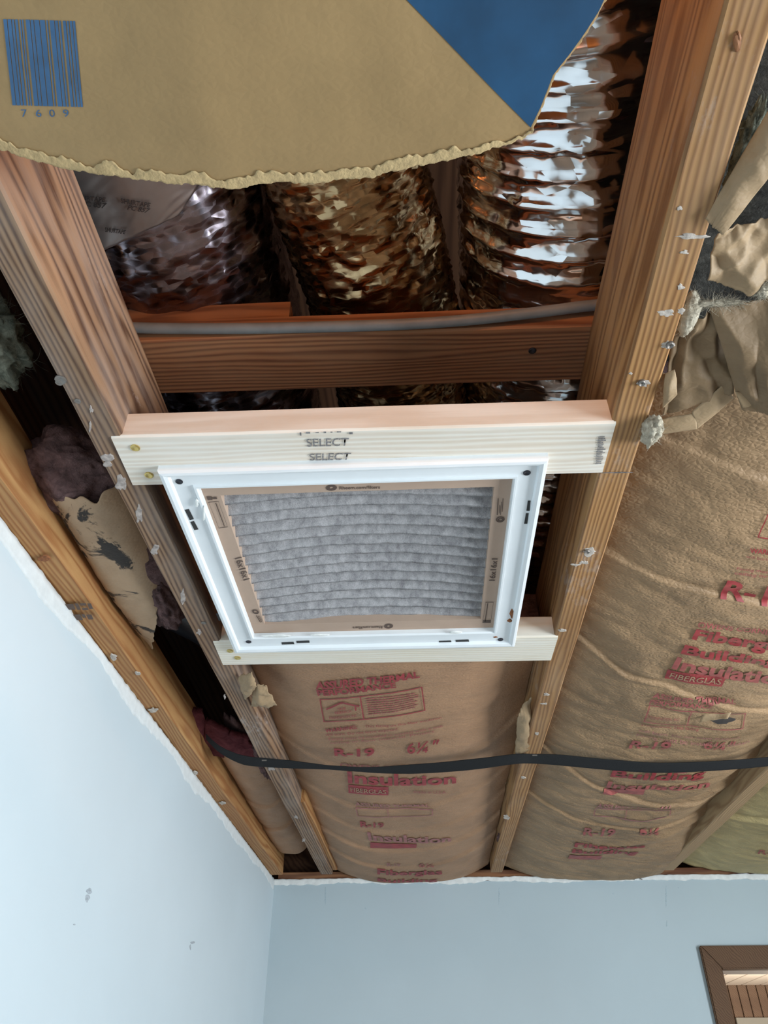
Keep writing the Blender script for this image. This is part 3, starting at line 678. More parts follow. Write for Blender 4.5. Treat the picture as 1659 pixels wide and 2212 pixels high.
b_right = batt('insulation_batt', lambda y: .262 - .006 * (y - 1), lambda y: .795 - .014 * (y - 1) - .012, .60, 2.686, z_right, M['kraft_r'], 'wide crumpled sagging kraft batt with red block lettering beside the tan joist', 200, 760)
b_far = batt('insulation_batt', lambda y: .812, lambda y: 1.40, 1.3, 2.686, z_far, M['kraft_y'], 'yellowed kraft batt behind the pale joist above the doorway', 80, 160)

# ---- print on the middle batt
def block(batt_o, zf, q, mat):   # dashes standing for fine print too small to read
    rng = random.Random(int(q[0][0])); pl = []
    for r in range(8):
        x = 0.0; y = .06 + r * .118
        while x < .93:
            wd = .03 + .07 * rng.random(); pl.append(rct(x, y, min(1, x + wd), y + .055)); x += wd + .018
    ppolys(pl, q, zf, mat, batt_o, .0013, 'fine_print', .05)
FACE = lambda b: next(c for c in b.children if c.name.startswith('kraft_facing'))
zf = z_mid; T = FACE(b_mid)
ptext('ASSURED THERMAL', [(682, 1470), (905, 1447), (907, 1461), (682, 1487)], zf, M['red'], T, .035)
ptext('PERFORMANCE', [(683, 1488), (854, 1471), (856, 1483), (687, 1501)], zf, M['red'], T, .035)
BQ = [(690, 1508), (912, 1481), (919, 1533), (699, 1558)]
ppolys(frame_polys(.011, .035) + [rct(.40, .03, .412, .97), [(.05, .62), (.22, .86), (.385, .62), (.38, .56), (.22, .80), (.055, .56)], rct(.335, .42, .35, .6)], BQ, zf, M['red'], T, name='print_box')
ptext('NAHB', [(729, 1527), (746, 1525), (747, 1530), (730, 1532)], zf, M['red'], T, .01); ptext('RESEARCH', [(723, 1535), (758, 1531), (759, 1536), (724, 1540)], zf, M['red'], T, .01)
ptext('FOUNDATION, INC.', [(711, 1546), (772, 1540), (773, 1546), (712, 1552)], zf, M['red'], T, .01)
block(T, zf, [(790, 1505), (902, 1492), (907, 1527), (796, 1546)], M['red_f'])
ptext('WARNING:', [(702, 1572), (771, 1564), (772, 1572), (703, 1580)], zf, M['red'], T, .03)
ptext('This facing on this fiber insulation', [(788, 1564), (953, 1545), (954, 1551), (789, 1571)], zf, M['red'], T, .0)
ptext('will burn. Do not leave exposed.', [(703, 1582), (860, 1569), (861, 1576), (704, 1589)], zf, M['red'], T, .0)
ptext('Facing must be installed in contact with a wall', [(710, 1591), (955, 1563), (956, 1570), (711, 1599)], zf, M['red_f'], T, .0)
ptext('ceiling or floor material. Protect', [(713, 1600), (938, 1574), (939, 1581), (714, 1606)], zf, M['red_f'], T, .0)
ptext('R-19', [(721, 1614), (809, 1613), (809, 1631), (723, 1631)], zf, M['red'], T, .028)
ptext('6¼"', [(878, 1603), (949, 1595), (940, 1622), (880, 1627)], zf, M['red'], T, .015)
ptext('OWENS CORNING', [(734, 1646), (939, 1648), (939, 1656), (735, 1656)], zf, M['red_f'], T, .02)
ptext('Insulation', [(750, 1664), (985, 1669), (985, 1690), (752, 1690)], zf, M['red'], T, .028)
ppolys([rct(0, 0, 1, 1)], [(752, 1693), (839, 1698), (839, 1716), (753, 1711)], zf, M['red'], T, name='print_bar')
ptext('FIBERGLAS', [(757, 1698), (834, 1703), (834, 1712), (758, 1707)], zf, M['kraft_t'], T, .0, .0036)
ptext('made in U.S.A.', [(894, 1704), (965, 1706), (965, 1712), (894, 1711)], zf, M['red_f'], T, 0)
ptext('ASSURED THERMAL', [(766, 1730), (928, 1735), (928, 1742), (768, 1739)], zf, M['red_p'], T, .02)
ppolys(frame_polys(.012, .08) + [rct(.41, .05, .42, .95)], [(768, 1742), (935, 1746), (935, 1760), (772, 1762)], zf, M['red_p'], T, name='print_box')
ptext('R-19', [(777, 1772), (829, 1776), (829, 1786), (779, 1785)], zf, M['red'], T, .028)
ptext('Insulation', [(793, 1795), (974, 1803), (974, 1816), (797, 1814)], zf, M['red_p'], T, .028)
ppolys([rct(0, 0, 1, 1)], [(800, 1818), (900, 1822), (899, 1830), (800, 1830)], zf, M['red'], T, name='print_bar')
ptext('6¼', [(905, 1863), (938, 1866), (938, 1872), (905, 1872)], zf, M['red_f'], T, .015)
ptext('R-19', [(836, 1862), (864, 1864), (864, 1870), (836, 1870)], zf, M['red_p'], T, .015)
ptext('Fiberglas', [(815, 1874), (955, 1877), (956, 1890), (815, 1891)], zf, M['red'], T, .028)
ptext('Building', [(815, 1895), (945, 1896), (945, 1904), (815, 1904)], zf, M['red'], T, .028)
# ---- print on the wide batt
zf = z_right; T = FACE(b_right)
ppolys(frame_polys(.012, .04), [(1657, 1108), (1860, 1135), (1840, 1190), (1635, 1158)], zf, M['red'], T, name='print_box')
ptext('WARNING:', [(1620, 1181), (1700, 1190), (1698, 1201), (1618, 1191)], zf, M['red'], T, .03)
ptext('will burn. Do not leave exposed.', [(1612, 1196), (1790, 1216), (1788, 1224), (1609, 1203)], zf, M['red_f'], T, 0)
ptext('Facing must be installed in contact', [(1592, 1222), (1800, 1244), (1798, 1252), (1589, 1229)], zf, M['red_f'], T, .01)
ptext('ceiling or floor material.', [(1587, 1231), (1770, 1251), (1768, 1259), (1584, 1239)], zf, M['red_f'], T, .01)
ptext('R-19', [(1571, 1250), (1722, 1272), (1710, 1314), (1555, 1292)], zf, M['red'], T, .028)
ptext('OWENS CORNING', [(1509, 1340), (1690, 1363), (1687, 1374), (1505, 1352)], zf, M['red_f'], T, .02)
ptext('Fiberglas', [(1504, 1356), (1722, 1384), (1712, 1414), (1490, 1385)], zf, M['red'], T, .032)
ptext('Building', [(1479, 1390), (1686, 1416), (1678, 1442), (1466, 1414)], zf, M['red'], T, .032)
ptext('Insulation', [(1463, 1416), (1712, 1448), (1702, 1474), (1449, 1441)], zf, M['red_f'], T, .032)
ppolys([rct(0, 0, 1, 1)], [(1442, 1443), (1569, 1460), (1558, 1481), (1435, 1463)], zf, M['red'], T, name='print_bar')
ptext('FIBERGLAS', [(1449, 1449), (1560, 1464), (1554, 1475), (1444, 1459)], zf, M['kraft_t'], T, 0, .0038)
ptext('ASSURED THERMAL', [(1413, 1493), (1590, 1509), (1588, 1519), (1408, 1505)], zf, M['red_f'], T, .03)
ptext('PERFORMANCE', [(1406, 1508), (1540, 1519), (1537, 1528), (1401, 1519)], zf, M['red_f'], T, .03)
ppolys(frame_polys(.012, .05) + [rct(.42, .03, .432, .97)], [(1402, 1521), (1611, 1538), (1605, 1572), (1389, 1557)], zf, M['red_f'], T, name='print_box')
ptext('FOUNDATION, INC.', [(1400, 1543), (1470, 1549), (1468, 1556), (1397, 1550)], zf, M['red_f'], T, 0)
ptext('WARNING: This facing', [(1385, 1561), (1510, 1571), (1508, 1578), (1382, 1569)], zf, M['red_f'], T, .01)
ptext('will burn. Do not leave exposed.', [(1380, 1572), (1600, 1588), (1598, 1594), (1377, 1579)], zf, M['red_p'], T, 0)
ptext('Facing must be installed in contact', [(1376, 1582), (1620, 1596), (1618, 1602), (1373, 1589)], zf, M['red_p'], T, 0)
ptext('R-19', [(1366, 1597), (1452, 1600), (1443, 1617), (1357, 1615)], zf, M['red_f'], T, .028)
ptext('6¼"', [(1525, 1598), (1590, 1599), (1580, 1617), (1518, 1616)], zf, M['red_f'], T, .015)
ptext('Fiberglas', [(1329, 1645), (1550, 1645), (1545, 1656), (1325, 1657)], zf, M['red_f'], T, .028)
ptext('Building', [(1325, 1660), (1527, 1659), (1519, 1680), (1315, 1681)], zf, M['red'], T, .028)
ptext('Insulation', [(1314, 1685), (1537, 1683), (1530, 1698), (1307, 1699)], zf, M['red_f'], T, .028)
ppolys([rct(0, 0, 1, 1)], [(1305, 1701), (1394, 1701), (1389, 1715), (1300, 1713)], zf, M['red_f'], T, name='print_bar')
ptext('ASSURED THERMAL', [(1290, 1733), (1454, 1737), (1450, 1745), (1287, 1742)], zf, M['red_p'], T, .02)
ppolys(frame_polys(.012, .08) + [rct(.41, .05, .42, .95)], [(1286, 1744), (1450, 1748), (1442, 1762), (1281, 1761)], zf, M['red_p'], T, name='print_box')
ptext('R-19', [(1263, 1786), (1331, 1788), (1326, 1804), (1258, 1803)], zf, M['red_f'], T, .028)
ptext('6¼', [(1384, 1787), (1427, 1788), (1421, 1803), (1380, 1803)], zf, M['red_f'], T, .015)
ptext('Fiberglas', [(1243, 1818), (1397, 1822), (1392, 1833), (1239, 1830)], zf, M['red'], T, .028)
ptext('Building', [(1238, 1832), (1380, 1835), (1375, 1846), (1232, 1843)], zf, M['red'], T, .028)
ppolys([rct(0, 0, 1, 1)], [(1231, 1845), (1300, 1847), (1297, 1855), (1227, 1853)], zf, M['red_f'], T, name='print_bar')
ptext('R-19', [(1640, 1834), (1700, 1838), (1697, 1848), (1636, 1843)], z_far, M['red_f'], FACE(b_far), .015)
# rip in the wide batt: torn lips round a dark gap
patch(1560, 1556, 26, 9, z_right, M['ink'], FACE(b_right), 'dark_rip', .0012, 16, .5)
def px_sheet(name, q, zs, mat, parent=None, nu=18, nv=18, amp=.004, freq=18, bulge=.0, thick=.0009, seed=0, jag=0, folds=0, label=None, cat='kraft paper'):
    """sheet through four picture corners (TL,TR,BR,BL), each at its own height, bulged and crumpled"""
    A, B, C, D = [atz(p[0], p[1], z) for p, z in zip(q, zs)]
    n = (B - A).cross(D - A).normalized()
    if n.z > 0: n = -n
    def fn(u, v):
        vv = v + (jag * nz(u * 12, seed + 3) + jag * .6 * nz(u * 40, seed)) * v + (jag * nz(u * 12, seed + 9)) * (1 - v)
        p = (A * (1 - u) + B * u) * (1 - vv) + (D * (1 - u) + C * u) * vv
        d = bulge * math.sin(math.pi * u) * math.sin(math.pi * min(1, max(0, v))) + amp * (nz(p.x * freq, p.y * freq, seed) + .5 * (1 - 2 * abs(nz(p.x * freq * 2, p.y * freq * 2, seed + 5))))
        if folds: d += amp * 1.4 * abs(((u * folds * .7 + .9 * nz(u * 2.2 + seed, v * 1.6) + .35 * v) % 1) - .5)
        return p + n * d
    o = sheet(name, lambda u, v: fn(1 - u, v), nu, nv, mat, parent, thick)
    if label: tag(o, label, cat)
    return o
px_sheet('torn_lip', [(1520, 1540), (1580, 1538), (1572, 1552), (1510, 1560)], [2.385, 2.382, 2.37, 2.374], M['kraft_t'], b_right, 10, 8, .003, 30, seed=3, jag=.1)

# ---- narrow left bay: mouldy kraft batt, pink wool, black wrapped duct, far batt
def z_lm(x, y): return 2.436 + .05 * max(0, min(1, abs(x + .44) / .065)) ** 3 - .012 * math.sin(max(0, min(1, (y - .7) / .45)) * math.pi) + .004 * nz(x * 20, y * 14, 2) + .0016 * wrink(x, y, 4, 30, 20)
mb = thing('insulation_batt', (-.44, .95, 2.43), 'narrow kraft batt with black mould stains squeezed beside the left wall', 'insulation batt')
def lm(u, v):
    y1 = lerp(1.19, 1.06, u) + .012 * nz(u * 8, 1); y = lerp(.755 + .02 * nz(u * 7, 5), y1, v); x = lerp(-.503, -.372, u)
    x = lerp(x, -.462 + .03 * u, sstep(.65, 1.0, v) * .8)
    return (x, y, z_lm(x, y))
sheet('kraft_facing', lm, 40, 90, M['kraft_m'], mb, .0009)
def lump(name, c, r, mat, parent=None, seed=0, amp=.35, freq=2.2, sub=4, fibres=0, flen=.02, label=None, cat='insulation', fr=.00022):
    bm = bmesh.new(); bmesh.ops.create_icosphere(bm, subdivisions=sub, radius=1)
    for v in bm.verts:
        d = v.co.normalized(); k = 1 + amp * noise.fractal(d * freq + Vector((seed, 0, 0)), .9, 2.1, 4) + .06 * nz(d.x * 14 + seed, d.y * 14, d.z * 14)
        v.co = Vector((d.x * r[0] * k, d.y * r[1] * k, d.z * r[2] * k)) + Vector(c)
    if fibres:
        rng = random.Random(seed); bm.verts.ensure_lookup_table(); base = [v.co.copy() for v in bm.verts]
        for _ in range(fibres):
            p = rng.choice(base); d = (p - Vector(c)).normalized() + Vector((rng.gauss(0, .6), rng.gauss(0, .6), rng.gauss(0, .5))); d.normalize()
            cur = Vector((rng.gauss(0, 1), rng.gauss(0, 1), rng.gauss(0, 1))) * .5; L = flen * (.3 + rng.random()); prev = None; q = p - d * .003
            for s in range(6):
                f = fr * (1 - s / 7); sd = d.orthogonal().normalized(); s2 = d.cross(sd)
                ring = [bm.verts.new(q + sd * f), bm.verts.new(q - sd * f * .5 + s2 * f * .87), bm.verts.new(q - sd * f * .5 - s2 * f * .87)]
                if prev:
                    for k in range(3): bm.faces.new((prev[k], prev[(k + 1) % 3], ring[(k + 1) % 3], ring[k]))
                prev = ring; d = (d + cur * .35).normalized(); q = q + d * L / 6
    me = bpy.data.meshes.new(name); bm.to_mesh(me); bm.free()
    o = link(name, me, mat, parent, True)
    if label: tag(o, label, cat)
    return o
lump('fibreglass_core', (-.437, .95, 2.475), (.062, .20, .042), M['pink'], mb, 3, .2, 2, 4)
lump('pink_wool', (-.405, 1.04, 2.447), (.02, .075, .022), M['pink'], mb, 6, .3, 3, 4, 60, .012)
lump('fibreglass_clump', (-.455, .765, 2.476), (.066, .085, .038), M['pink'], None, 8, .22, 1.6, 5, 260, .016, 'dusty pink fibreglass clump hanging above the mouldy kraft batt')
lump('fibreglass_clump', (-.415, .375, 2.452), (.020, .045, .025), M['yellow'], None, 12, .4, 2.2, 4, 120, .015, 'amber yellow fibreglass clump tucked beside the weathered joist')
lump('fibreglass_clump', (-.447, .50, 2.448), (.034, .055, .03), M['green'], None, 15, .45, 2.4, 5, 420, .025, 'grey green fuzzy fibreglass clump beside the weathered joist')
# black wrapped duct above the narrow bay
bd = tag(tube('wrapped_duct', [(-.62, 1.10, 2.63), (-.46, 1.26, 2.63), (-.38, 1.42, 2.635), (-.30, 1.8, 2.66)], .095, M['scrim'], ns=40, step=.02, rfun=lambda s, a: .004 * nz(s * 14, math.cos(a) * 3, math.sin(a) * 3)), 'black scrim wrapped duct seen in the dark gap of the narrow bay', 'duct')
px_sheet('fibreglass_piece', [(448, 1548), (540, 1590), (590, 1650), (440, 1612)], [2.47, 2.45, 2.44, 2.46], M['maroon'], None, 24, 16, .006, 20, .01, .012, 4, .05, label='maroon red fibreglass flap above the black strap end', cat='insulation')
px_sheet('fibreglass_piece', [(392, 1520), (438, 1530), (438, 1600), (425, 1612)], [2.475, 2.475, 2.46, 2.45], M['maroon'], None, 18, 12, .006, 22, .01, .012, 7, .05, label='small dark maroon fibreglass scrap against the golden wall joist', cat='insulation')
fb = thing('insulation_batt', (-.43, 2.1, 2.43), 'narrow plain kraft batt in the left corner behind the strap end', 'insulation batt')
def z_lf(x, y): return 2.432 + .04 * max(0, min(1, abs(x + .415) / .065)) ** 3 + .003 * nz(x * 25, y * 9, 3) - crease(y, 2.0 + .2 * nz(x * 6, 1), .006, .05) - crease(y, 2.25 - .6 * (x + .42), .007, .05) + .002 * wrink(x, y, 8, 18, 16)
sheet('kraft_facing', lambda u, v: (lambda x, y: (x, y, z_lf(x, y)))(lerp(-.480 + .02 * (v - .3), -.348 + .02 * v, u), lerp(1.66 + .03 * nz(u * 6, 2), 2.52, v)), 36, 160, M['kraft'], fb, .0009)
lump('fibreglass_core', (-.415, 2.06, 2.485), (.06, .47, .045), M['pink'], fb, 5, .15, 2, 4)
lump('pink_wool', (-.362, 1.72, 2.432), (.014, .10, .014), M['pink'], fb, 16, .35, 3, 4, 80, .012)
# scraps in the middle bay
px_sheet('kraft_scrap', [(515, 1462), (545, 1448), (556, 1478), (530, 1512)], [2.400, 2.396, 2.392, 2.398], M['kraft_t'], None, 14, 14, .006, 40, .008, .0009, 2, .05, label='curled kraft scrap poking out at the corner of the rear pine board')
px_sheet('kraft_scrap', [(548, 1470), (575, 1478), (598, 1525), (545, 1520)], [2.405, 2.40, 2.392, 2.402], M['kraft_t'], None, 16, 16, .007, 40, .010, .0009, 5, .05, label='crumpled kraft fold beside the curled scrap on the red printed batt')
px_sheet('kraft_scrap', [(1118, 1540), (1146, 1500), (1146, 1618), (1112, 1625)], [2.405, 2.415, 2.402, 2.402], M['kraft_t'], None, 14, 20, .004, 30, .008, .0009, 8, .03, label='pale kraft stapling flap folded against the tan joist')
lump('pink_wool_tuft', (atz(1082, 1808, 2.412)), (.010, .045, .010), M['pink'], None, 21, .4, 3, 4, 120, .012, 'pink fibreglass tuft between tan joist and red printed batt', 'insulation')

# ---- torn kraft and wool beside the tan joist, above the wide batt
up = 'M'
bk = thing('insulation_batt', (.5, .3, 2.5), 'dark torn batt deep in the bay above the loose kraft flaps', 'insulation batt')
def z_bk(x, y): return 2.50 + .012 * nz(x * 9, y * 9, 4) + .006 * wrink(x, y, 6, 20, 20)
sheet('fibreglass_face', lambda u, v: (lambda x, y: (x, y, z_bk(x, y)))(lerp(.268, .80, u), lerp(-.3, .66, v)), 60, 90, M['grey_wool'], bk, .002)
px_sheet('kraft_flap', [(1668, 225), (1700, 330), (1562, 506), (1523, 472)], [2.42, 2.40, 2.394, 2.397], M['kraft_t'], None, 30, 44, .007, 22, .010, .0009, 3, .02, label='long curled kraft strip leaning on the edge of the tan joist')
px_sheet('kraft_flap', [(1538, 492), (1700, 460), (1700, 655), (1522, 598)], [2.425, 2.43, 2.42, 2.415], M['kraft_t'], None, 50, 40, .009, 20, .004, .0009, 6, .05, 3, label='pleated kraft flap with a torn fuzzy edge under the curled strip')
px_sheet('kraft_flap', [(1528, 655), (1710, 640), (1720, 890), (1600, 878)], [2.425, 2.42, 2.395, 2.40], M['kraft_d'], None, 60, 60, .010, 14, .014, .0009, 9, .02, 2, label='large kraft flap in shade-darkened brown with a stapled straight hem')
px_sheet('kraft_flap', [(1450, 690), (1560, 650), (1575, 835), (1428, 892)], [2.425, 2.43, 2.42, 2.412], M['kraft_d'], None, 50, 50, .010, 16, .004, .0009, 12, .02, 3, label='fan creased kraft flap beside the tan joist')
px_sheet('kraft_flap', [(1428, 905), (1502, 892), (1506, 926), (1424, 938)], [2.408, 2.405, 2.403, 2.404], M['kraft_t'], None, 20, 10, .002, 18, .003, .0009, 15, .02, label='flat folded kraft ribbon end near the white wool tuft')
px_sheet('kraft_flap', [(1494, 890), (1560, 828), (1584, 858), (1506, 926)], [2.405, 2.415, 2.412, 2.403], M['kraft_t'], None, 20, 10, .002, 18, .003, .0009, 18, .02, label='upturned folded kraft ribbon between fan creased flap and wide batt')
px_sheet('kraft_flap', [(1438, 805), (1458, 795), (1464, 848), (1432, 880)], [2.405, 2.402, 2.398, 2.403], M['kraft_t'], None, 12, 14, .005, 40, .006, .0009, 21, .04, label='small crumpled kraft corner pinched at the tan joist edge')
px_sheet('hem_strip', [(1588, 846), (1690, 858), (1700, 892), (1604, 880)], [2.398, 2.394, 2.391, 2.395], M['kraft_t'], None, 30, 6, .001, 18, 0, .0009, 24, .0, label='straight kraft hem strip along the large shade-darkened flap')
lump('wool_tuft', atz(1408, 932, 2.392), (.010, .020, .012), M['wool'], None, 31, .35, 2.2, 4, 200, .010, 'creamy white wool tuft poking out beside the tan joist', 'insulation')
lump('wool_bulge', atz(1486, 680, 2.415), (.010, .026, .010), M['wool'], None, 33, .15, 2, 4, 160, .012, 'pale beige wool bulge against the tan joist edge', 'insulation')
lump('wool_tuft', atz(1540, 655, 2.412), (.026, .003, .003), M['wool'], None, 35, .5, 3, 4, 520, .016, 'wispy white wool along the dark torn gap', 'insulation')
lump('wool_tuft', atz(1650, 625, 2.41), (.009, .008, .005), M['wool'], None, 37, .5, 3, 4, 320, .013, 'small bluish white wool wisp beside the pleated kraft flap', 'insulation')
lump('wool_tuft', atz(1612, 330, 2.43), (.010, .040, .010), M['green'], None, 39, .5, 3, 4, 300, .016, 'grey green wool between curled kraft strip and tan joist', 'insulation')

# ---- black strap
sp = [(-.462, 1.575, 2.440), (-.43, 1.590, 2.416), (-.385, 1.603, 2.399), (-.339, 1.612, 2.395), (-.28, 1.618, 2.392), (-.18, 1.628, 2.386), (-.09, 1.636, 2.383), (.02, 1.630, 2.383), (.12, 1.618, 2.386), (.20, 1.610, 2.392), (.24, 1.618, 2.395), (.30, 1.618, 2.391), (.40, 1.62, 2.380), (.50, 1.62, 2.372), (.62, 1.62, 2.374), (.74, 1.63, 2.385), (.80, 1.63, 2.394), (.86, 1.63, 2.394), (1.2, 1.63, 2.38)]
wd_ = [(-.47, .008), (-.38, .014), (-.28, .012), (-.2, .006), (-.13, .007), (-.02, .014), (.1, .016), (.24, .014), (.3, .016), (.8, .013), (1.2, .013)]
def strap_fn(u, v):
    f = u * (len(sp) - 1); i = min(int(f), len(sp) - 2); t = f - i
    a, b, c, d = [Vector(sp[max(0, min(len(sp) - 1, k))]) for k in (i - 1, i, i + 1, i + 2)]
    p = .5 * ((2 * b) + (c - a) * t + (2 * a - 5 * b + 4 * c - d) * t * t + (3 * b - a - 3 * c + d) * t ** 3)
    hw = interp(wd_, p.x); s = (v - .5)
    return p + Vector((0, s * hw * 1.2, -s * hw - .004))
strap = tag(sheet('black_strap', lambda u, v: strap_fn(u, v), 220, 6, M['strap'], None, .0018), 'black woven strap stapled under the joists holding up the batts', 'strap')
for px, py in ((571, 1640), (1155, 1629)):
    p = atz(px, py, 2.390); boxes('staple', [((p.x - .005, p.y - .001, 2.3865), (p.x + .005, p.y + .001, 2.3885))], M['nail'], strap)

# ---- bits by the back wall top
tag(tube('blue_plastic_scrap', [aty(1372, 1874, 2.66), aty(1386, 1868, 2.65), aty(1402, 1866, 2.64)], .010, M['bluewhite'], ns=14, step=.006, rfun=lambda s, a: .003 * nz(s * 80, math.cos(a), math.sin(a))), 'pale blue plastic scrap tucked above the back wall', 'scrap')
for pts, lb in (([(1366, 1876), (1369, 1888), (1371, 1898), (1369, 1900)], 'short bent wire end hanging over the back wall top'), ([(1376, 1876), (1380, 1890), (1385, 1899), (1387, 1899)], 'second bent wire end beside the pale blue scrap')):
    tag(tube('wire_end', [aty(a, b, 2.692) for a, b in pts], .0016, M['nail'], ns=8, step=.006), lb, 'wire')

# ================================================================ FOIL DUCTS
def crumple(seed, ring=.0, pitch=.045, amp=.006, slant=0., fu=26, fv=5):
    def f(s, a):
        ca, sa = math.cos(a), math.sin(a); ph = (s + slant * math.sin(a + .6)) / pitch
        r = ring * (max(0, 1 - abs(ph % 1 - .5) / .22) - .5)
        return r + amp * (1 - 2 * abs(nz(s * fu + seed, ca * fv, sa * fv))) * .6 + amp * .5 * nz(s * fu * 2.3, ca * fv * 3 + seed, sa * fv * 3)
    return f
dl = thing('foil_duct', (-.32, .5, 2.75), 'purplish foil duct coloured dim for the attic dark, with printed silver tape beside the weathered joist', 'duct')
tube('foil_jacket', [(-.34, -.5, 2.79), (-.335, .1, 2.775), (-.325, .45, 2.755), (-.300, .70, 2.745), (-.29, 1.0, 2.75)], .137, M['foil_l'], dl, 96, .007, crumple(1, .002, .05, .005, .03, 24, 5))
dm = thing('foil_duct', (-.05, .5, 2.75), 'crinkled foil duct tinted golden brown for the lamp glow, between the two other ducts', 'duct')
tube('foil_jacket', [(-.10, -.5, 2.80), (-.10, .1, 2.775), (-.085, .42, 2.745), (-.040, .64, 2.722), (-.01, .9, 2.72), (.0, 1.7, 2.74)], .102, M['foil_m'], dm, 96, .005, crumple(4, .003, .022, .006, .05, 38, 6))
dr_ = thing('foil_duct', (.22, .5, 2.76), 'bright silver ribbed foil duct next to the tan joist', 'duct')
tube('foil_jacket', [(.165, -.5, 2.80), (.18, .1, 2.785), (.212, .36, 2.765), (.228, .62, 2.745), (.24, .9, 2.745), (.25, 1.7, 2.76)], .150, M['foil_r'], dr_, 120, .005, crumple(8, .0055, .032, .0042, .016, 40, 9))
# tape patch with lettering on the first duct
def duct_pt(px, py):
    c0, r = Vector((-.326, 0, 2.757)), .1425; o = Vector((0, 0, CAMZ)); d = ray(px, py)
    ax, az = -.326, 2.757; A = d.x ** 2 + d.z ** 2; B = 2 * ((o.x - ax) * d.x + (o.z - az) * d.z); C = (o.x - ax) ** 2 + (o.z - az) ** 2 - r * r
    D = max(0, B * B - 4 * A * C); return o + d * ((-B - math.sqrt(D)) / (2 * A))
def tq(q, off):
    TL, TR, BR, BL = q
    def f(u, v):
        px = (BL[0] * (1 - u) + BR[0] * u) * (1 - v) + (TL[0] * (1 - u) + TR[0] * u) * v
        py = (BL[1] * (1 - u) + BR[1] * u) * (1 - v) + (TL[1] * (1 - u) + TR[1] * u) * v
        p = duct_pt(px, py); n = (Vector((p.x, 0, p.z)) - Vector((-.326, 0, 2.757))).normalized()
        return p + n * off
    return f
ft = tq([(110, 330), (470, 330), (385, 462), (180, 560)], .0035)
tape = sheet('foil_tape', lambda u, v: (lambda p: p + Vector((0, 0, -.0022 * abs(nz(u * 7 + v * 4, v * 3)))))(ft(1 - u, v)), 40, 30, M['tape'], dl, .0005)
for body, q in (('SHURTAPE', [(165, 413), (232, 420), (230, 430), (168, 424)]), ('PC 857', [(180, 426), (235, 432), (230, 444), (185, 438)]), ('SHURTAPE', [(262, 421), (325, 432), (322, 442), (264, 432)]), ('PC 857', [(280, 436), (325, 444), (318, 454), (276, 446)]),
                ('857', [(185, 488), (207, 490), (203, 501), (184, 498)]), ('SHURTAPE', [(231, 484), (275, 490), (272, 499), (232, 494)])):
    bm = text_bm(body, .03); f = tq(q, .0068)
    for v in bm.verts: v.co = f(v.co.x, v.co.y)
    finish(bm, 'tape_lettering', M['ink'], tape)

# ================================================================ TORN PRINTED PAPER IN FRONT
EDGE = [(-260, 250), (-120, 290), (0, 316), (60, 336), (130, 356), (220, 370), (300, 381), (380, 391), (450, 393), (490, 404), (560, 391), (620, 386), (680, 391), (740, 379), (800, 377), (860, 361), (900, 351), (950, 344), (1010, 329), (1060, 317), (1110, 300), (1150, 280), (1172, 232), (1188, 192), (1200, 160), (1238, 112), (1268, 70), (1300, 20), (1318, -20), (1345, -90), (1375, -180)]
def z_flap(x, y):
    e = sstep(.30, -.05, y) ; return 2.362 + .034 * e + .020 * sstep(-.12, -.36, x) + .0018 * nz(x * 9, y * 9, 3) + .0009 * nz(x * 24, y * 20, 5)
cum = [0]
for a, b in zip(EDGE, EDGE[1:]): cum.append(cum[-1] + math.dist(a, b))
def edge_at(u, jag=1):
    s = u * cum[-1]; i = 0
    while i < len(cum) - 2 and cum[i + 1] < s: i += 1
    t = (s - cum[i]) / (cum[i + 1] - cum[i]); px, py = lerp(EDGE[i][0], EDGE[i + 1][0], t), lerp(EDGE[i][1], EDGE[i + 1][1], t)
    j = jag * (5 * nz(u * 50, 1) + 4 * nz(u * 140, 2) + 2 * nz(u * 330, 7)); return onto(px + j * .3, py + j, z_flap)
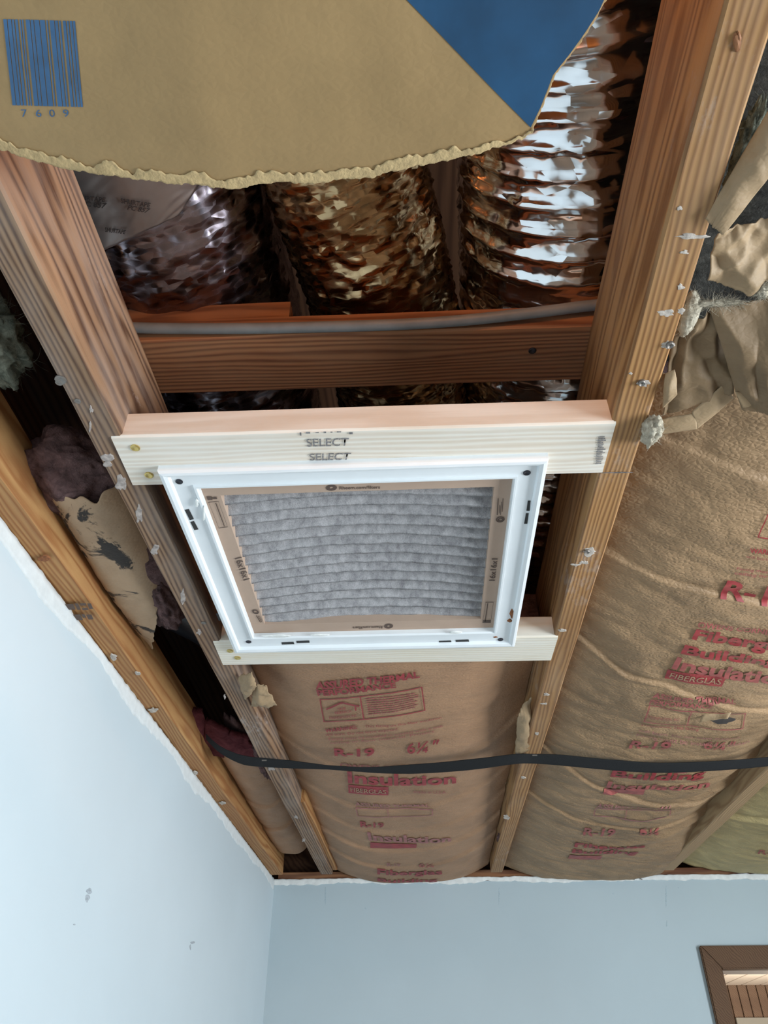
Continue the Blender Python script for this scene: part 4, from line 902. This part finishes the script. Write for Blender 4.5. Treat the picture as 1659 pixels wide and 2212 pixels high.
flap = thing('printed_kraft_sheet', (-.08, .15, 2.37), 'torn kraft facing sheet with blue barcode and blue corner hanging in front', 'kraft paper')
def flap_fn(u, v):
    e = edge_at(u); fx, fy = lerp(-.50, .215, u), lerp(-.36, -.36, u)
    x, y = lerp(e.x, fx, v), lerp(e.y, fy, v); return (x, y, z_flap(x, y))
paper = sheet('paper', lambda u, v: flap_fn(u, v ** 1.3), 420, 60, M['kraft_f'], flap, .0007)
def torn_fn(u, v):
    uu = lerp(.0, .74, u); e = edge_at(uu); wd = (.006 + .004 * nz(uu * 40, 9) + .003 * nz(uu * 120, 4)) * (1 - sstep(.62, .74, uu) * .8)
    y = e.y + .0015 - wd * v * 1.3; return (e.x, y, z_flap(e.x, y) - .0011 - .0009 * (1 - v) * (.5 + .5 * abs(nz(uu * 260, v * 3))))
sheet('torn_edge', torn_fn, 520, 5, M['torn'], flap, .0006)
def sheet_tri(polypx, mat, name, offp=.0011):
    bm = bmesh.new(); P = [onto(a, b, z_flap) for a, b in polypx]
    bm.faces.new([bm.verts.new((p.x, p.y, 0)) for p in P])
    drape(bm, lambda x, y: Vector((x, y, z_flap(x, y) - offp)), .008); return finish(bm, name, mat, paper)
er = [(a - 6, b + 1) for a, b in EDGE if a >= 1172 and b > -100]
sheet_tri([(700, -190), (880, 0), (1010, 135), (1146, 274)] + er + [(1330, -180)], M['blue'], 'blue_print')
bars = [(.0, .05), (.06, .11), (.12, .15), (.165, .2), (.225, .245), (.26, .28), (.31, .37), (.38, .42), (.43, .5), (.51, .58), (.60, .62), (.645, .71), (.72, .76), (.775, .80), (.83, .87), (.885, .91), (.925, .96), (.97, 1.0)]
sheet_q = [(8, 40), (163, 44), (180, 230), (28, 226)]
ppolys([rct(a, 0, b, 1) for a, b in bars], sheet_q, z_flap, M['blue_b'], paper, .0011, 'barcode', .01)
for ch, x in (('7', 52), ('6', 83), ('0', 112), ('9', 142)): ptext(ch, [(x - 6, 235), (x + 6, 235), (x + 8, 251), (x - 4, 251)], z_flap, M['blue_b'], paper, .0, .0011, 'barcode_digit', .05)
